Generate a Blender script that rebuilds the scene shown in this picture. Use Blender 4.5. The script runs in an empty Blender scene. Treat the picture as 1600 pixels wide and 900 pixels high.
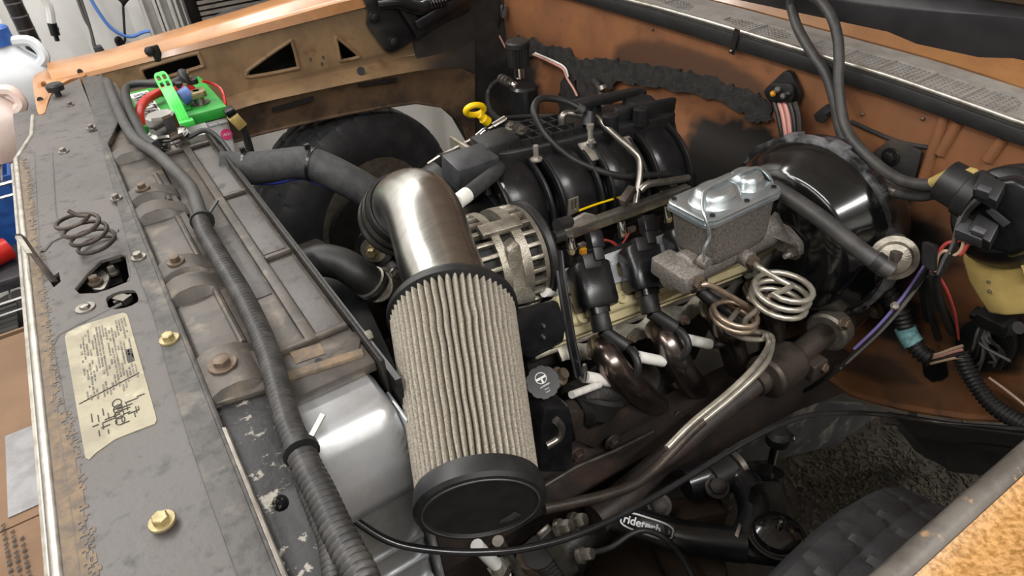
import bpy, bmesh, math, random
from mathutils import Vector as V, Matrix, noise
from mathutils.geometry import tessellate_polygon
random.seed(7)
sc = bpy.context.scene
COL = sc.collection
PI = math.pi
R_ = math.radians

# ------------------------------------------------------------------ camera
FP, CAMZ = 1055.0, 0.44            # focal length in pixels of the 1600x900 frame; height above the hood line
_ey = V((-825, -700, FP)).normalized()
_ex = V((2150, -950, FP)); _ex = (_ex - _ey * _ex.dot(_ey)).normalized()
_ez = _ex.cross(_ey)
CW = Matrix((_ex, _ey, _ez))       # lens axes (right, down, forward) -> truck axes (rearwards, to passenger side, up)
CAM = V((0, 0, CAMZ))
cd = bpy.data.cameras.new('camera'); cam = bpy.data.objects.new('camera', cd); COL.objects.link(cam)
cd.sensor_width = 36; cd.lens = FP / 1600 * 36; cd.clip_start = .02
r3 = Matrix((CW.col[0], -CW.col[1], -CW.col[2])).transposed()
cam.matrix_world = Matrix.Translation(CAM) @ r3.to_4x4()
sc.camera = cam

# ------------------------------------------------------------------ light
sc.view_settings.view_transform = 'Standard'; sc.view_settings.look = 'None'
sc.view_settings.gamma = 1; sc.view_settings.use_curve_mapping = False
sc.view_settings.exposure = EXPOSURE = 0.0
wd = bpy.data.worlds.new('world'); sc.world = wd; wd.use_nodes = True
wd.node_tree.nodes['Background'].inputs[0].default_value = (1, .98, .96, 1)
wd.node_tree.nodes['Background'].inputs[1].default_value = .05
def area(name, loc, to, sx, sy, power, col=(1, .982, .96)):
    l = bpy.data.lights.new(name, 'AREA'); l.shape = 'RECTANGLE'; l.size = sx; l.size_y = sy; l.energy = power; l.color = col
    o = bpy.data.objects.new(name, l); COL.objects.link(o); o.location = loc
    o.rotation_euler = (V(to) - V(loc)).to_track_quat('-Z', 'Y').to_euler()
    return o
CEIL = 1.75                        # ceiling height over the hood line (floor is 0.94 below it)
area('tube_light', (-.75, .9, CEIL - .06), (-.75, .9, 0), .16, 2.4, 38)
area('tube_light', (-2.0, .6, CEIL - .06), (-2.0, .6, 0), .16, 2.4, 30)
area('tube_light', (.6, -1.1, CEIL - .06), (.6, -1.1, 0), 2.4, .16, 85)
area('tube_light', (.9, 2.4, CEIL - .06), (.9, 2.4, 0), 2.4, .16, 34)
area('tube_light', (-.9, 2.3, CEIL - .06), (-.9, 2.3, 0), 2.0, .16, 24)

# ------------------------------------------------------------------ places: a picture point on a known plane of the truck
def ray(px, py): return CW @ V(((px - 800) / FP, (py - 450) / FP, 1))
def Zp(px, py, z): d = ray(px, py); return CAM + d * ((z - CAMZ) / d.z)
def Yp(px, py, y): d = ray(px, py); return CAM + d * (y / d.y)
def Xp(px, py, x): d = ray(px, py); return CAM + d * (x / d.x)
def Dp(px, py, t): return CAM + ray(px, py) * t
def Pp(px, py, o, n): d = ray(px, py); return CAM + d * ((o - CAM).dot(n) / d.dot(n))

# ------------------------------------------------------------------ mesh building
def frame_of(ax, up=None):
    ax = V(ax).normalized(); up = V(up) if up else (V((0, 0, 1)) if abs(ax.z) < .9 else V((1, 0, 0)))
    a = up.cross(ax).normalized(); b = ax.cross(a)
    return a, b, ax
def cr(pts, k=6, closed=False):                      # Catmull-Rom through the points
    P = [V(p) for p in pts]; n = len(P); out = []
    for i in range(n if closed else n - 1):
        g = (lambda j: P[j % n]) if closed else (lambda j: P[max(0, min(n - 1, j))])
        a, b, c, d = g(i - 1), g(i), g(i + 1), g(i + 2)
        for s in range(k):
            t = s / k
            out.append(.5 * (2 * b + (c - a) * t + (2 * a - 5 * b + 4 * c - d) * t * t + (3 * b - a - 3 * c + d) * t ** 3))
    if not closed: out.append(P[-1])
    return out
def rrect(w, h, r, k=4):                             # rounded rectangle outline in 2D
    o = []
    for cx, cy, a0 in ((w / 2 - r, h / 2 - r, 0), (-w / 2 + r, h / 2 - r, 90), (-w / 2 + r, -h / 2 + r, 180), (w / 2 - r, -h / 2 + r, 270)):
        for i in range(k + 1):
            a = R_(a0 + 90 * i / k); o.append((cx + r * math.cos(a), cy + r * math.sin(a)))
    return o
def rpoly(pts, r=.3, k=3):                           # round the corners of a polygon (3D or 2D Vectors)
    P = [V(p) for p in pts]; n = len(P); o = []
    for i in range(n):
        a, b, c = P[i - 1], P[i], P[(i + 1) % n]
        s, e = b + (a - b) * r, b + (c - b) * r
        for j in range(k + 1):
            t = j / k; o.append(s * (1 - t) ** 2 + b * 2 * t * (1 - t) + e * t * t)
    return o
class MB:
    def __init__(s): s.v = []; s.f = []
    def add(s, vs, fs):
        o = len(s.v); s.v += [V(x) for x in vs]; s.f += [tuple(i + o for i in f) for f in fs]; return s
    def pbox(s, o, a, b, c):                         # box from its centre and three half axes
        o, a, b, c = V(o), V(a), V(b), V(c)
        vs = [o + i * a + j * b + k * c for k in (-1, 1) for j in (-1, 1) for i in (-1, 1)]
        return s.add(vs, [(0, 2, 3, 1), (4, 5, 7, 6), (0, 1, 5, 4), (2, 6, 7, 3), (0, 4, 6, 2), (1, 3, 7, 5)])
    def box(s, lo, hi):
        lo, hi = V(lo), V(hi); c = (lo + hi) / 2; h = (hi - lo) / 2
        return s.pbox(c, (h.x, 0, 0), (0, h.y, 0), (0, 0, h.z))
    def bar(s, a, b, w, h, up=(0, 0, 1)):            # straight bar between two points, w across, h along up
        a, b = V(a), V(b); x, y, z = frame_of(b - a, up)
        return s.pbox((a + b) / 2, x * w / 2, y * h / 2, (b - a) / 2)
    def prism(s, pts, ext, holes=()):
        ext = V(ext); loops = [[V(p) for p in pts]] + [[V(p) for p in h] for h in holes]
        flat = [p for l in loops for p in l]; n = len(flat)
        tri = tessellate_polygon(loops)
        fs = [tuple(t) for t in tri] + [tuple(i + n for i in reversed(t)) for t in tri]
        o = 0
        for l in loops:
            m = len(l)
            fs += [(o + i, o + (i + 1) % m, o + (i + 1) % m + n, o + i + n) for i in range(m)]; o += m
        return s.add(flat + [p + ext for p in flat], fs)
    def loft(s, secs, closed=True, caps=True):       # secs: rings of equal length
        m = len(secs[0]); vs = [p for q in secs for p in q]; fs = []
        for i in range(len(secs) - 1):
            for j in range(m if closed else m - 1):
                k = (j + 1) % m; fs.append((i * m + j, i * m + k, (i + 1) * m + k, (i + 1) * m + j))
        if caps and closed: fs += [tuple(reversed(range(m))), tuple((len(secs) - 1) * m + j for j in range(m))]
        return s.add(vs, fs)
    def tube(s, path, r, n=10, caps=True, closed=False, flat=None):
        P = [V(p) for p in path]; N = len(P); rs = r if isinstance(r, (list, tuple)) else [r] * N
        T = [((P[(i + 1) % N] - P[i - 1]) if closed else (P[min(i + 1, N - 1)] - P[max(i - 1, 0)])).normalized() for i in range(N)]
        a = T[0].orthogonal().normalized(); secs = []
        for i in range(N):
            a = (a - T[i] * a.dot(T[i])).normalized(); b = T[i].cross(a)
            secs.append([P[i] + (a * math.cos(2 * PI * j / n) + b * math.sin(2 * PI * j / n)) * rs[i] for j in range(n)])
        if closed: secs.append(secs[0])
        return s.loft(secs, caps=caps and not closed)
    def rail(s, path, w, h, up=(0, 0, 1)):           # rectangular strip along a path (flat cable, ribbon, flange)
        P = [V(p) for p in path]; N = len(P); secs = []
        for i in range(N):
            x, y, z = frame_of(P[min(i + 1, N - 1)] - P[max(i - 1, 0)], up)
            secs.append([P[i] + x * w / 2 * i1 + y * h / 2 * j1 for i1, j1 in ((-1, -1), (1, -1), (1, 1), (-1, 1))])
        return s.loft(secs)
    def lathe(s, o, ax, prof, n=32, up=None, caps=True, a0=0, a1=2 * PI):   # prof: (distance along axis, radius)
        o = V(o); a, b, z = frame_of(ax, up); full = abs(a1 - a0 - 2 * PI) < 1e-6; m = n if full else n + 1; secs = []
        for h, r in prof:
            secs.append([o + z * h + (a * math.cos(a0 + (a1 - a0) * j / n) + b * math.sin(a0 + (a1 - a0) * j / n)) * max(r, 1e-5) for j in range(m)])
        return s.loft(secs, closed=full, caps=caps)
    def cyl(s, a, b, r, n=20, r2=None):
        a, b = V(a), V(b); return s.lathe(a, b - a, [(0, r), ((b - a).length, r if r2 is None else r2)], n)
    def sheet(s, rows, t=0.0, d=None):               # grid of points; t thickness along d
        m = len(rows[0]); vs = [V(p) for q in rows for p in q]; n = len(vs)
        q = [(i * m + j, i * m + j + 1, (i + 1) * m + j + 1, (i + 1) * m + j) for i in range(len(rows) - 1) for j in range(m - 1)]
        if not t: return s.add(vs, q)
        d = V(d).normalized() * t
        rim = list(range(m)) + [i * m + m - 1 for i in range(1, len(rows))] + [n - 1 - j for j in range(1, m)] + [i * m for i in range(len(rows) - 2, 0, -1)]
        fs = q + [tuple(i + n for i in reversed(f)) for f in q] + [(rim[i], rim[(i + 1) % len(rim)], rim[(i + 1) % len(rim)] + n, rim[i] + n) for i in range(len(rim))]
        return s.add(vs + [p + d for p in vs], fs)
    def ball(s, c, r, n=14, sc3=(1, 1, 1)):
        c = V(c); secs = []
        for i in range(1, n // 2):
            th = PI * i / (n // 2)
            secs.append([c + V((r * math.sin(th) * math.cos(2 * PI * j / n) * sc3[0], r * math.sin(th) * math.sin(2 * PI * j / n) * sc3[1], r * math.cos(th) * sc3[2])) for j in range(n)])
        return s.loft(secs)
    def hexbolt(s, o, ax, r, h, washer=1.45):
        o = V(o); z = V(ax).normalized()
        if washer: s.lathe(o, z, [(0, r * washer), (h * .22, r * washer), (h * .3, r * washer * .96)], 18)
        s.lathe(o + z * h * .2, z, [(0, r), (h * .7, r), (h * .8, r * .85)], 6)
        return s
ROOT = {}
def mesh_of(name, mb, off, bev=0, seg=2, ang=38, weld=0):
    bm = bmesh.new(); vs = [bm.verts.new(p - off) for p in mb.v]
    for f in mb.f:
        if len(set(f)) > 2:
            try: bm.faces.new([vs[i] for i in f])
            except ValueError: pass
    if weld: bmesh.ops.remove_doubles(bm, verts=bm.verts, dist=weld)
    bmesh.ops.recalc_face_normals(bm, faces=bm.faces)
    if bev:
        es = [e for e in bm.edges if len(e.link_faces) == 2 and e.calc_face_angle(0) > R_(35)]
        bmesh.ops.bevel(bm, geom=es, offset=bev, segments=seg, profile=.5, affect='EDGES', clamp_overlap=True)
    for f in bm.faces: f.smooth = True
    for e in bm.edges:
        if len(e.link_faces) == 2 and e.calc_face_angle(0) > R_(ang): e.smooth = False
    me = bpy.data.meshes.new(name); bm.to_mesh(me); bm.free(); return me
def tag(o, label=None, cat=None, group=None, kind=None):
    for k, v in (('label', label), ('category', cat), ('group', group), ('kind', kind)):
        if v: o[k] = v
    return o
def thing(name, label, cat, loc, group=None, kind=None):
    o = bpy.data.objects.new(name, None); o.empty_display_size = .02; COL.objects.link(o); o.location = V(loc)
    return tag(o, label, cat, group, kind)
def woff(p):
    t = V((0, 0, 0))
    while p: t = t + V(p.location); p = p.parent
    return t
def part(name, mb, m, parent, label=None, bev=0, seg=2, ang=38, kind=None, at=None):
    base = woff(parent); at = V(at) if at is not None else base
    me = mesh_of(name, mb, at, bev, seg, ang); me.materials.append(m)
    o = bpy.data.objects.new(name, me); COL.objects.link(o); o.parent = parent; o.location = at - base
    return tag(o, label, None, None, kind)
def solo(name, mb, m, label=None, cat=None, group=None, kind=None, bev=0, seg=2, ang=38):
    xs = mb.v; c = V((sum(p.x for p in xs) / len(xs), sum(p.y for p in xs) / len(xs), min(p.z for p in xs)))
    me = mesh_of(name, mb, c, bev, seg, ang); me.materials.append(m)
    o = bpy.data.objects.new(name, me); COL.objects.link(o); o.location = c
    return tag(o, label, cat, group, kind)
def inst(name, me, parent, loc, rot=None, label=None, scale=None):   # another piece sharing mesh data, placed in the parent's frame
    o = bpy.data.objects.new(name, me); COL.objects.link(o); o.parent = parent; o.location = V(loc) - woff(parent)
    if rot: o.rotation_euler = rot
    if scale: o.scale = scale
    return tag(o, label)
def text(name, s, size, origin, right, up, m, parent, ext=.0004, align='CENTER', label=None, squash=1, bold=0):
    cu = bpy.data.curves.new(name, 'FONT'); cu.body = s; cu.size = size; cu.extrude = ext; cu.align_x = align; cu.align_y = 'CENTER'; cu.offset = bold; cu.resolution_u = 3
    t = bpy.data.objects.new(name, cu); COL.objects.link(t)
    me = bpy.data.meshes.new_from_object(t.evaluated_get(bpy.context.evaluated_depsgraph_get()))
    bpy.data.objects.remove(t); bpy.data.curves.remove(cu)
    r = V(right).normalized(); n = r.cross(V(up)).normalized(); u = n.cross(r)
    base = woff(parent)
    for v in me.vertices: v.co = V(origin) + r * v.co.x * squash + u * v.co.y + n * v.co.z - base
    me.materials.clear(); me.materials.append(m)
    o = bpy.data.objects.new(name, me); COL.objects.link(o); o.parent = parent
    return tag(o, label)

# ------------------------------------------------------------------ materials
def lin(h):
    if isinstance(h, tuple): return h + (1,)
    c = [int(h[i:i + 2], 16) / 255 for i in (0, 2, 4)]
    return tuple(x / 12.92 if x < .04045 else ((x + .055) / 1.055) ** 2.4 for x in c) + (1,)
def mat(name, c, c2=None, scale=30, lo=.42, hi=.62, rough=.5, rough2=None, metal=0, bump=0, bscale=200, c3=None, s3=9, lo3=.52, hi3=.66, coat=0, detail=6, stretch=None, metal3=None, spec=None, aniso=0):
    m = bpy.data.materials.new(name); m.use_nodes = True; nt = m.node_tree; N = nt.nodes; L = nt.links
    b = N['Principled BSDF']; b.inputs['Base Color'].default_value = lin(c); b.inputs['Roughness'].default_value = rough; b.inputs['Metallic'].default_value = metal
    if coat: b.inputs['Coat Weight'].default_value = coat; b.inputs['Coat Roughness'].default_value = .12
    if spec is not None: b.inputs['Specular IOR Level'].default_value = spec
    if aniso: b.inputs['Anisotropic'].default_value = aniso
    tc = N.new('ShaderNodeTexCoord'); vec = tc.outputs['Object']
    if stretch:
        mp = N.new('ShaderNodeMapping'); mp.inputs['Scale'].default_value = stretch; L.new(vec, mp.inputs[0]); vec = mp.outputs[0]
    def fac(s, a, z, off=0):
        n = N.new('ShaderNodeTexNoise'); n.inputs['Scale'].default_value = s; n.inputs['Detail'].default_value = detail; n.inputs['Roughness'].default_value = .62
        L.new(vec, n.inputs['Vector']); r = N.new('ShaderNodeMapRange'); r.inputs['From Min'].default_value = a; r.inputs['From Max'].default_value = z
        L.new(n.outputs['Fac'], r.inputs['Value']); return r.outputs[0]
    def mix(f, a, bb):
        x = N.new('ShaderNodeMix'); x.data_type = 'RGBA'; L.new(f, x.inputs[0])
        for i, q in ((6, a), (7, bb)):
            if isinstance(q, tuple): x.inputs[i].default_value = q
            else: L.new(q, x.inputs[i])
        return x.outputs[2]
    out = lin(c)
    if c2:
        f = fac(scale, lo, hi); out = mix(f, out, lin(c2))
        if rough2 is not None:
            r = N.new('ShaderNodeMapRange'); r.inputs['To Min'].default_value = rough; r.inputs['To Max'].default_value = rough2; L.new(f, r.inputs['Value']); L.new(r.outputs[0], b.inputs['Roughness'])
    if c3:
        f3 = fac(s3, lo3, hi3); out = mix(f3, out, lin(c3))
        if metal3 is not None:
            r = N.new('ShaderNodeMapRange'); r.inputs['To Min'].default_value = metal; r.inputs['To Max'].default_value = metal3; L.new(f3, r.inputs['Value']); L.new(r.outputs[0], b.inputs['Metallic'])
    if c2 or c3: L.new(out, b.inputs['Base Color'])
    if bump:
        n = N.new('ShaderNodeTexNoise'); n.inputs['Scale'].default_value = bscale; n.inputs['Detail'].default_value = 4; L.new(vec, n.inputs['Vector'])
        bp = N.new('ShaderNodeBump'); bp.inputs['Strength'].default_value = min(1, bump); bp.inputs['Distance'].default_value = .002; L.new(n.outputs['Fac'], bp.inputs['Height']); L.new(bp.outputs[0], b.inputs['Normal'])
    return m
def grimy(name, c, c2, blackened, browned, rough=.5):      # paint with near-black and brown areas mixed in by two mesh attributes
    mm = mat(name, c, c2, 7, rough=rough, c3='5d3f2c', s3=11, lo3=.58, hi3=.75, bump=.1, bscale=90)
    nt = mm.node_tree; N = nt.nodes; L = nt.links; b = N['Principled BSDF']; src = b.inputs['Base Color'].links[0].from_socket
    for an, col in (('stain', browned), ('soot', blackened)):
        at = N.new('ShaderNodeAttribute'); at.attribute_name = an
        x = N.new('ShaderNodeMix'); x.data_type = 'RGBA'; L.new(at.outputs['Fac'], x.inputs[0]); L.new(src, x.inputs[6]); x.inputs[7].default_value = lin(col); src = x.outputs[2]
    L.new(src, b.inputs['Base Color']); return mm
def glow(name, c, s):
    m = bpy.data.materials.new(name); m.use_nodes = True; b = m.node_tree.nodes['Principled BSDF']
    b.inputs['Emission Color'].default_value = lin(c); b.inputs['Emission Strength'].default_value = s; return m
m = {}
m['orange'] = mat('copper_paint', 'b07c4c', '9f6d42', 12, rough=.32, coat=.4, bump=.06, bscale=300, c3='8c5a36', s3=25, lo3=.62, hi3=.75)
m['flake'] = mat('speckled_copper_paint', 'bb8f5c', '86602f', 220, lo=.38, hi=.62, rough=.35, bump=.25, bscale=350, coat=.3)
m['orange_in'] = mat('dusty_copper_paint', '9a6238', '7d4d2c', 10, rough=.55, c3='5a4636', s3=18, lo3=.58, hi3=.74, bump=.12, bscale=160)
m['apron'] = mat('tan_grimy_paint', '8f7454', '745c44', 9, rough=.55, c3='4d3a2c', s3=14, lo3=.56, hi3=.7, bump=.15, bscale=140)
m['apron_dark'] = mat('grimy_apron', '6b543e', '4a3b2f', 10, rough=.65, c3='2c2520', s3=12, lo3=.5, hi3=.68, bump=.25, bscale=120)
m['fire'] = mat('firewall_paint', '8a5c3c', '7a5138', 7, rough=.5, c3='5d3f2c', s3=11, lo3=.58, hi3=.75, bump=.08, bscale=90)
m['fire_low'] = mat('rusty_firewall_paint', '8f5f3a', '6e4d36', 9, lo=.4, hi=.65, rough=.6, c3='37302b', s3=7, lo3=.56, hi3=.7, bump=.25, bscale=110)
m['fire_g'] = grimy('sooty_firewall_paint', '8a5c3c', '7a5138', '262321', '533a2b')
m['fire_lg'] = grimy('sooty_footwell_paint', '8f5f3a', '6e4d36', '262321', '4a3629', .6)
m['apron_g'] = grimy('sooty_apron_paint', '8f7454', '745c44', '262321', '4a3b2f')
m['fire_stain'] = mat('brown_soot_stain', '5f4331', '533a2b', 14, rough=.6, bump=.06)
m['tar'] = mat('black_sealer', '2b2826', '171615', 50, rough=.8, c3='4a4643', s3=120, lo3=.6, hi3=.72, bump=1, bscale=260)
m['soot'] = mat('black_undercoat', '2a2725', '1c1a19', 18, rough=.75, c3='3c342d', s3=9, bump=.4, bscale=150)
m['support'] = mat('grimy_grey_paint', '4c4846', '5a5552', 9, rough=.42, rough2=.6, c3='2f2c2a', s3=48, lo3=.54, hi3=.70, bump=.25, bscale=160)
m['support_strip'] = mat('dusty_grey_paint', '423e3b', '2a2826', 75, lo=.45, hi=.62, rough=.5, c3='6b635a', s3=22, lo3=.55, hi3=.72, bump=.2, bscale=260)
m['support_scr'] = mat('scraped_black_paint', '181819', '242324', 22, rough=.5, c3='8a857c', s3=62, lo3=.57, hi3=.61, bump=.3, bscale=160)
m['overspray'] = mat('tan_overspray', '74624c', '574d44', 90, lo=.38, hi=.62, rough=.7, bump=.2)
m['radplate'] = mat('dull_steel_plate', '4f4943', '3f3a36', 26, rough=.42, metal=.2, c3='6f6557', s3=30, lo3=.54, hi3=.74, bump=.12, bscale=240)
m['alu'] = mat('bare_aluminium', 'd6d8da', 'bbbdc0', 16, rough=.32, rough2=.42, metal=.8, bump=.05, bscale=80)
m['castalu'] = mat('cast_aluminium', 'a8a295', '8e887c', 60, rough=.42, metal=.85, bump=.35, bscale=500)
m['castiron'] = mat('cast_iron_grey', '9a948d', '6a655f', 240, lo=.35, hi=.65, rough=.5, metal=.55, bump=.7, bscale=520)
m['bracket'] = mat('satin_aluminium_plate', 'b9bcbf', 'a8abad', 30, rough=.4, metal=.5)
m['lip'] = mat('worn_lip_paint', '5f5a54', '4a4540', 30, rough=.5, c3='9a7d5c', s3=34, lo3=.6, hi3=.66, bump=.2)
m['zinc'] = mat('zinc_plate', 'cdd4d8', 'b9c2c6', 20, rough=.27, metal=.85)
m['stainless'] = mat('brushed_stainless', 'c2c0bc', 'b4b2ae', 26, rough=.26, metal=1, stretch=(1, 8, 1), bump=.03, bscale=300, c3='a9a7a3', s3=40, lo3=.6, hi3=.8)
m['steel'] = mat('dull_steel', '9a958d', '7d7871', 30, rough=.35, metal=.9)
m['chrome'] = mat('chrome', 'd8d8d6', rough=.1, metal=1)
m['chrome_dull'] = mat('dull_trim_metal', 'c9c4bb', 'a7a197', 40, rough=.3, metal=.7)
m['copper_line'] = mat('copper_brake_line', 'b8a592', '96806c', 40, rough=.35, metal=.7)
m['line'] = mat('nickel_brake_line', 'c6c0b2', 'aaa496', 40, rough=.35, metal=.7)
m['header'] = mat('blued_header_steel', '857d78', '5f5854', 14, rough=.24, metal=.95, c3='75605a', s3=10, lo3=.5, hi3=.7)
m['header_dk'] = mat('sooty_exhaust_steel', '4a4541', '35302d', 14, rough=.45, metal=.7)
m['blackmetal'] = mat('black_painted_metal', '17171a', '202022', 30, rough=.28, coat=.3)
m['blackgloss'] = mat('gloss_black_paint', '0c0c0d', '151515', 20, rough=.13, coat=.5, c3='3a3a3a', s3=60, lo3=.68, hi3=.8)
m['blackworn'] = mat('worn_black_paint', '1a1a1b', '2a2a2b', 14, rough=.3, c3='8a8a8d', s3=10, lo3=.5, hi3=.68)
m['plastic'] = mat('black_plastic', '131315', '1c1c1e', 40, rough=.28, bump=.08, bscale=400)
m['plasticm'] = mat('matt_black_plastic', '171718', '202021', 40, rough=.45)
m['plasticg'] = mat('grey_black_plastic', '3a3a3d', '2c2c2f', 40, rough=.4)
m['rubber'] = mat('black_rubber', '1b1b1b', '252423', 30, rough=.5, bump=.1)
m['rubberg'] = mat('grey_worn_rubber', '403e3d', '302f2e', 30, rough=.5, bump=.1)
m['loom'] = mat('dusty_black_loom', '2c2b2b', '4a4744', 40, lo=.45, hi=.75, rough=.42)
m['tire'] = mat('tire_rubber', '29292b', '353537', 25, rough=.6, bump=.25, bscale=300)
m['sock'] = mat('braided_black_sleeve', '2c2c2d', '3a3a3b', 60, rough=.7, bump=.3, bscale=500)
m['cream'] = mat('cream_paint', 'd6c99f', 'c9bb90', 20, rough=.4, c3='a8986f', s3=25, lo3=.62, hi3=.76)
m['white'] = mat('white_ceramic', 'e6e4de', 'd6d3ca', 60, rough=.5)
m['whitep'] = mat('white_plastic', 'e4e4e2', rough=.4)
m['gauze'] = mat('grey_filter_gauze', 'aaa294', '7d766a', 500, lo=.35, hi=.65, rough=.7, bump=.8, bscale=900, metal=.15)
m['green'] = mat('green_plastic', '2f9a3c', '278a34', 20, rough=.38, c3='5aa862', s3=30, lo3=.6, hi3=.8)
m['greenb'] = mat('bright_green_plastic', '3fc04a', rough=.35)
m['case'] = mat('pale_battery_case', 'c3c3c3', 'b4b4b4', 20, rough=.5)
m['red'] = mat('red_cable', 'b8271c', '9c2018', 40, rough=.4)
m['redw'] = mat('red_wire', 'b04340', rough=.45)
m['redbulb'] = mat('red_plastic', 'c3241c', rough=.4)
m['blue'] = mat('blue_plastic', '2f62b0', '2a56a0', 20, rough=.4)
m['bluec'] = mat('blue_cord', '5e86cf', rough=.45)
m['bluew'] = mat('dark_blue_wire', '27307c', rough=.45)
m['bluetape'] = mat('blue_tape', '4d6aa5', '3f5a94', 60, rough=.5)
m['purple'] = mat('violet_wire', '7a6ca8', rough=.45)
m['tanw'] = mat('tan_wire', 'b79b82', rough=.5)
m['pinkw'] = mat('pink_wire', 'c08a80', rough=.5)
m['greyw'] = mat('grey_wire', '5c5a58', rough=.5)
m['teal'] = mat('teal_tape', '6f9a9a', '4d7478', 160, rough=.6)
m['pink'] = mat('magenta_sticker', 'd23c76', rough=.5)
m['yellow'] = mat('yellow_plastic', 'f0c80e', rough=.35)
m['orangep'] = mat('amber_connector', 'c98a1c', rough=.4)
m['brass'] = mat('yellow_zinc_bolt', 'a89a74', '8a7d5c', 80, rough=.4, metal=.7)
m['rustbolt'] = mat('rusty_bolt', '6b5c4e', '4e4338', 80, rough=.5, metal=.4)
m['rust'] = mat('rusty_brown_steel', '2e2521', '1e1a17', 16, rough=.6, c3='402f26', s3=12, lo3=.55, hi3=.7, bump=.35, bscale=160)
m['rustlight'] = mat('brown_primer', '453627', '382c21', 10, rough=.7, bump=.2)
m['greyframe'] = mat('grey_frame_paint', '4a4b4d', '3c3c3e', 10, rough=.6, c3='77746e', s3=14, lo3=.55, hi3=.64)
m['grime'] = mat('oily_steel', '2b2826', '1f1d1c', 18, rough=.45, metal=.4, bump=.3, bscale=200)
m['shaft'] = mat('dirty_shaft_steel', '4b423b', '362f2a', 22, rough=.5, metal=.5, bump=.25, bscale=200)
m['amberp'] = mat('yellowed_plastic', 'b59f62', 'a18a50', 10, rough=.35, c3='8d7a4c', s3=8)
m['sticker'] = mat('yellowed_paper', '948c76', '837c68', 25, rough=.5, c3='a8a18b', s3=35, lo3=.55, hi3=.72, bump=.15, bscale=120)
m['ink'] = mat('faded_print', '55504a', '7a7264', 60, rough=.6)
m['inkd'] = mat('dark_print', '2c2825', rough=.6)
m['cowl'] = mat('grey_cowl_plastic', 'a09c97', '8f8b86', 30, rough=.45)
m['hoodin'] = mat('hood_underside_paint', '7d6652', '665548', 5, rough=.6)
m['hoodblk'] = mat('hood_black_edge', '2b2a2c', '39363a', 12, rough=.5)
m['dark'] = mat('black_void_paint', '0b0b0d', rough=.6)
m['concrete'] = mat('dirty_concrete', '413b32', '302b26', 5, rough=.85, c3='221f1b', s3=2.6, lo3=.48, hi3=.62, bump=.3, bscale=60)
m['debris'] = mat('dry_leaf_litter', '453e31', '2e2921', 60, rough=.9, bump=.4, bscale=120)
m['sheet'] = mat('white_plastic_sheet', 'e6e5e1', 'dddcd6', 3, rough=.45)
m['ceil'] = mat('white_ceiling', 'd8d6d0', rough=.8)
m['aluwhite'] = mat('white_metal_stud', 'c9c8c4', 'b5b3ae', 12, rough=.45)
m['wire'] = mat('chrome_shelf_wire', 'b5b5b5', rough=.25, metal=.9)
m['jug'] = mat('cloudy_white_jug', 'd3d8dc', 'c6ccd2', 8, rough=.35)
m['juice'] = mat('pink_fluid_jug', 'dccbc3', 'd6b8ac', 8, rough=.35)
m['jugw'] = mat('clear_frosted_jug', 'dcdcda', 'cfcfcb', 8, rough=.35)
m['card'] = mat('cardboard', '7c6048', '70563f', 6, rough=.75)
m['card_in'] = mat('cardboard_edge', 'b39a70', '9c8256', 120, rough=.8)
m['paper'] = mat('grey_shipping_label', '8f8e90', '7d7b7b', 30, rough=.5)
m['fins'] = mat('grey_cooler_fins', '8f8d88', '7d7b76', 30, rough=.5, metal=.4)

# ================================================================== the garage
FZ = -.94
X0, X1, Y0, Y1 = -2.8, 3.4, -2.2, 2.8
def struct(name, mb, mt, **k): return solo(name, mb, mt, kind='structure', **k)
struct('floor', MB().box((X0, Y0, FZ - .05), (X1, Y1, FZ)), m['concrete'], label='dirty concrete garage floor under the truck', cat='floor')
struct('ceiling', MB().box((X0, Y0, CEIL), (X1, Y1, CEIL + .05)), m['ceil'], label='plain white garage ceiling', cat='ceiling')
rows = []
for i in range(13):
    z = FZ + (CEIL - FZ) * i / 12
    rows.append([(X0 + (X1 - X0) * j / 120, Y1 - .02 + .022 * math.sin(j * .9 + .25 * i) * math.sin(j * .31) + .012 * math.sin(j * 2.3 + i * .1), z) for j in range(121)])
struct('wall_back', MB().sheet(rows, .04, (0, 1, 0)), m['sheet'], label='white plastic sheeting hung in loose folds behind the truck', cat='wall')
struct('wall_front', MB().box((X0 - .05, Y0, FZ), (X0, Y1, CEIL)), m['sheet'], label='white wall ahead of the truck', cat='wall')
struct('wall_side', MB().box((X0, Y0 - .05, FZ), (X1, Y0, CEIL)), m['sheet'], label='white wall on the driver side', cat='wall')
struct('wall_rear', MB().box((X1, Y0, FZ), (X1 + .05, Y1, CEIL)), m['sheet'], label='white wall behind the cab', cat='wall')

# studs against the sheeting
for k, (px, w) in enumerate(((236, .045), (261, .04), (284, .03))):
    x = Yp(px, 20, 2.66).x
    mb = MB().box((x - w / 2, 2.655, FZ), (x - w / 2 + .008, 2.70, CEIL - .01)).box((x + w / 2 - .008, 2.655, FZ), (x + w / 2, 2.70, CEIL - .01)).box((x - w / 2, 2.69, FZ), (x + w / 2, 2.70, CEIL - .01))
    solo('metal_stud', mb, m['aluwhite'], ('white metal stud beside the blue cord end', 'white metal stud between two other studs', 'white metal stud next to the dark finned cooler')[k], 'stud', 'white studs against the plastic sheeting')

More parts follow.
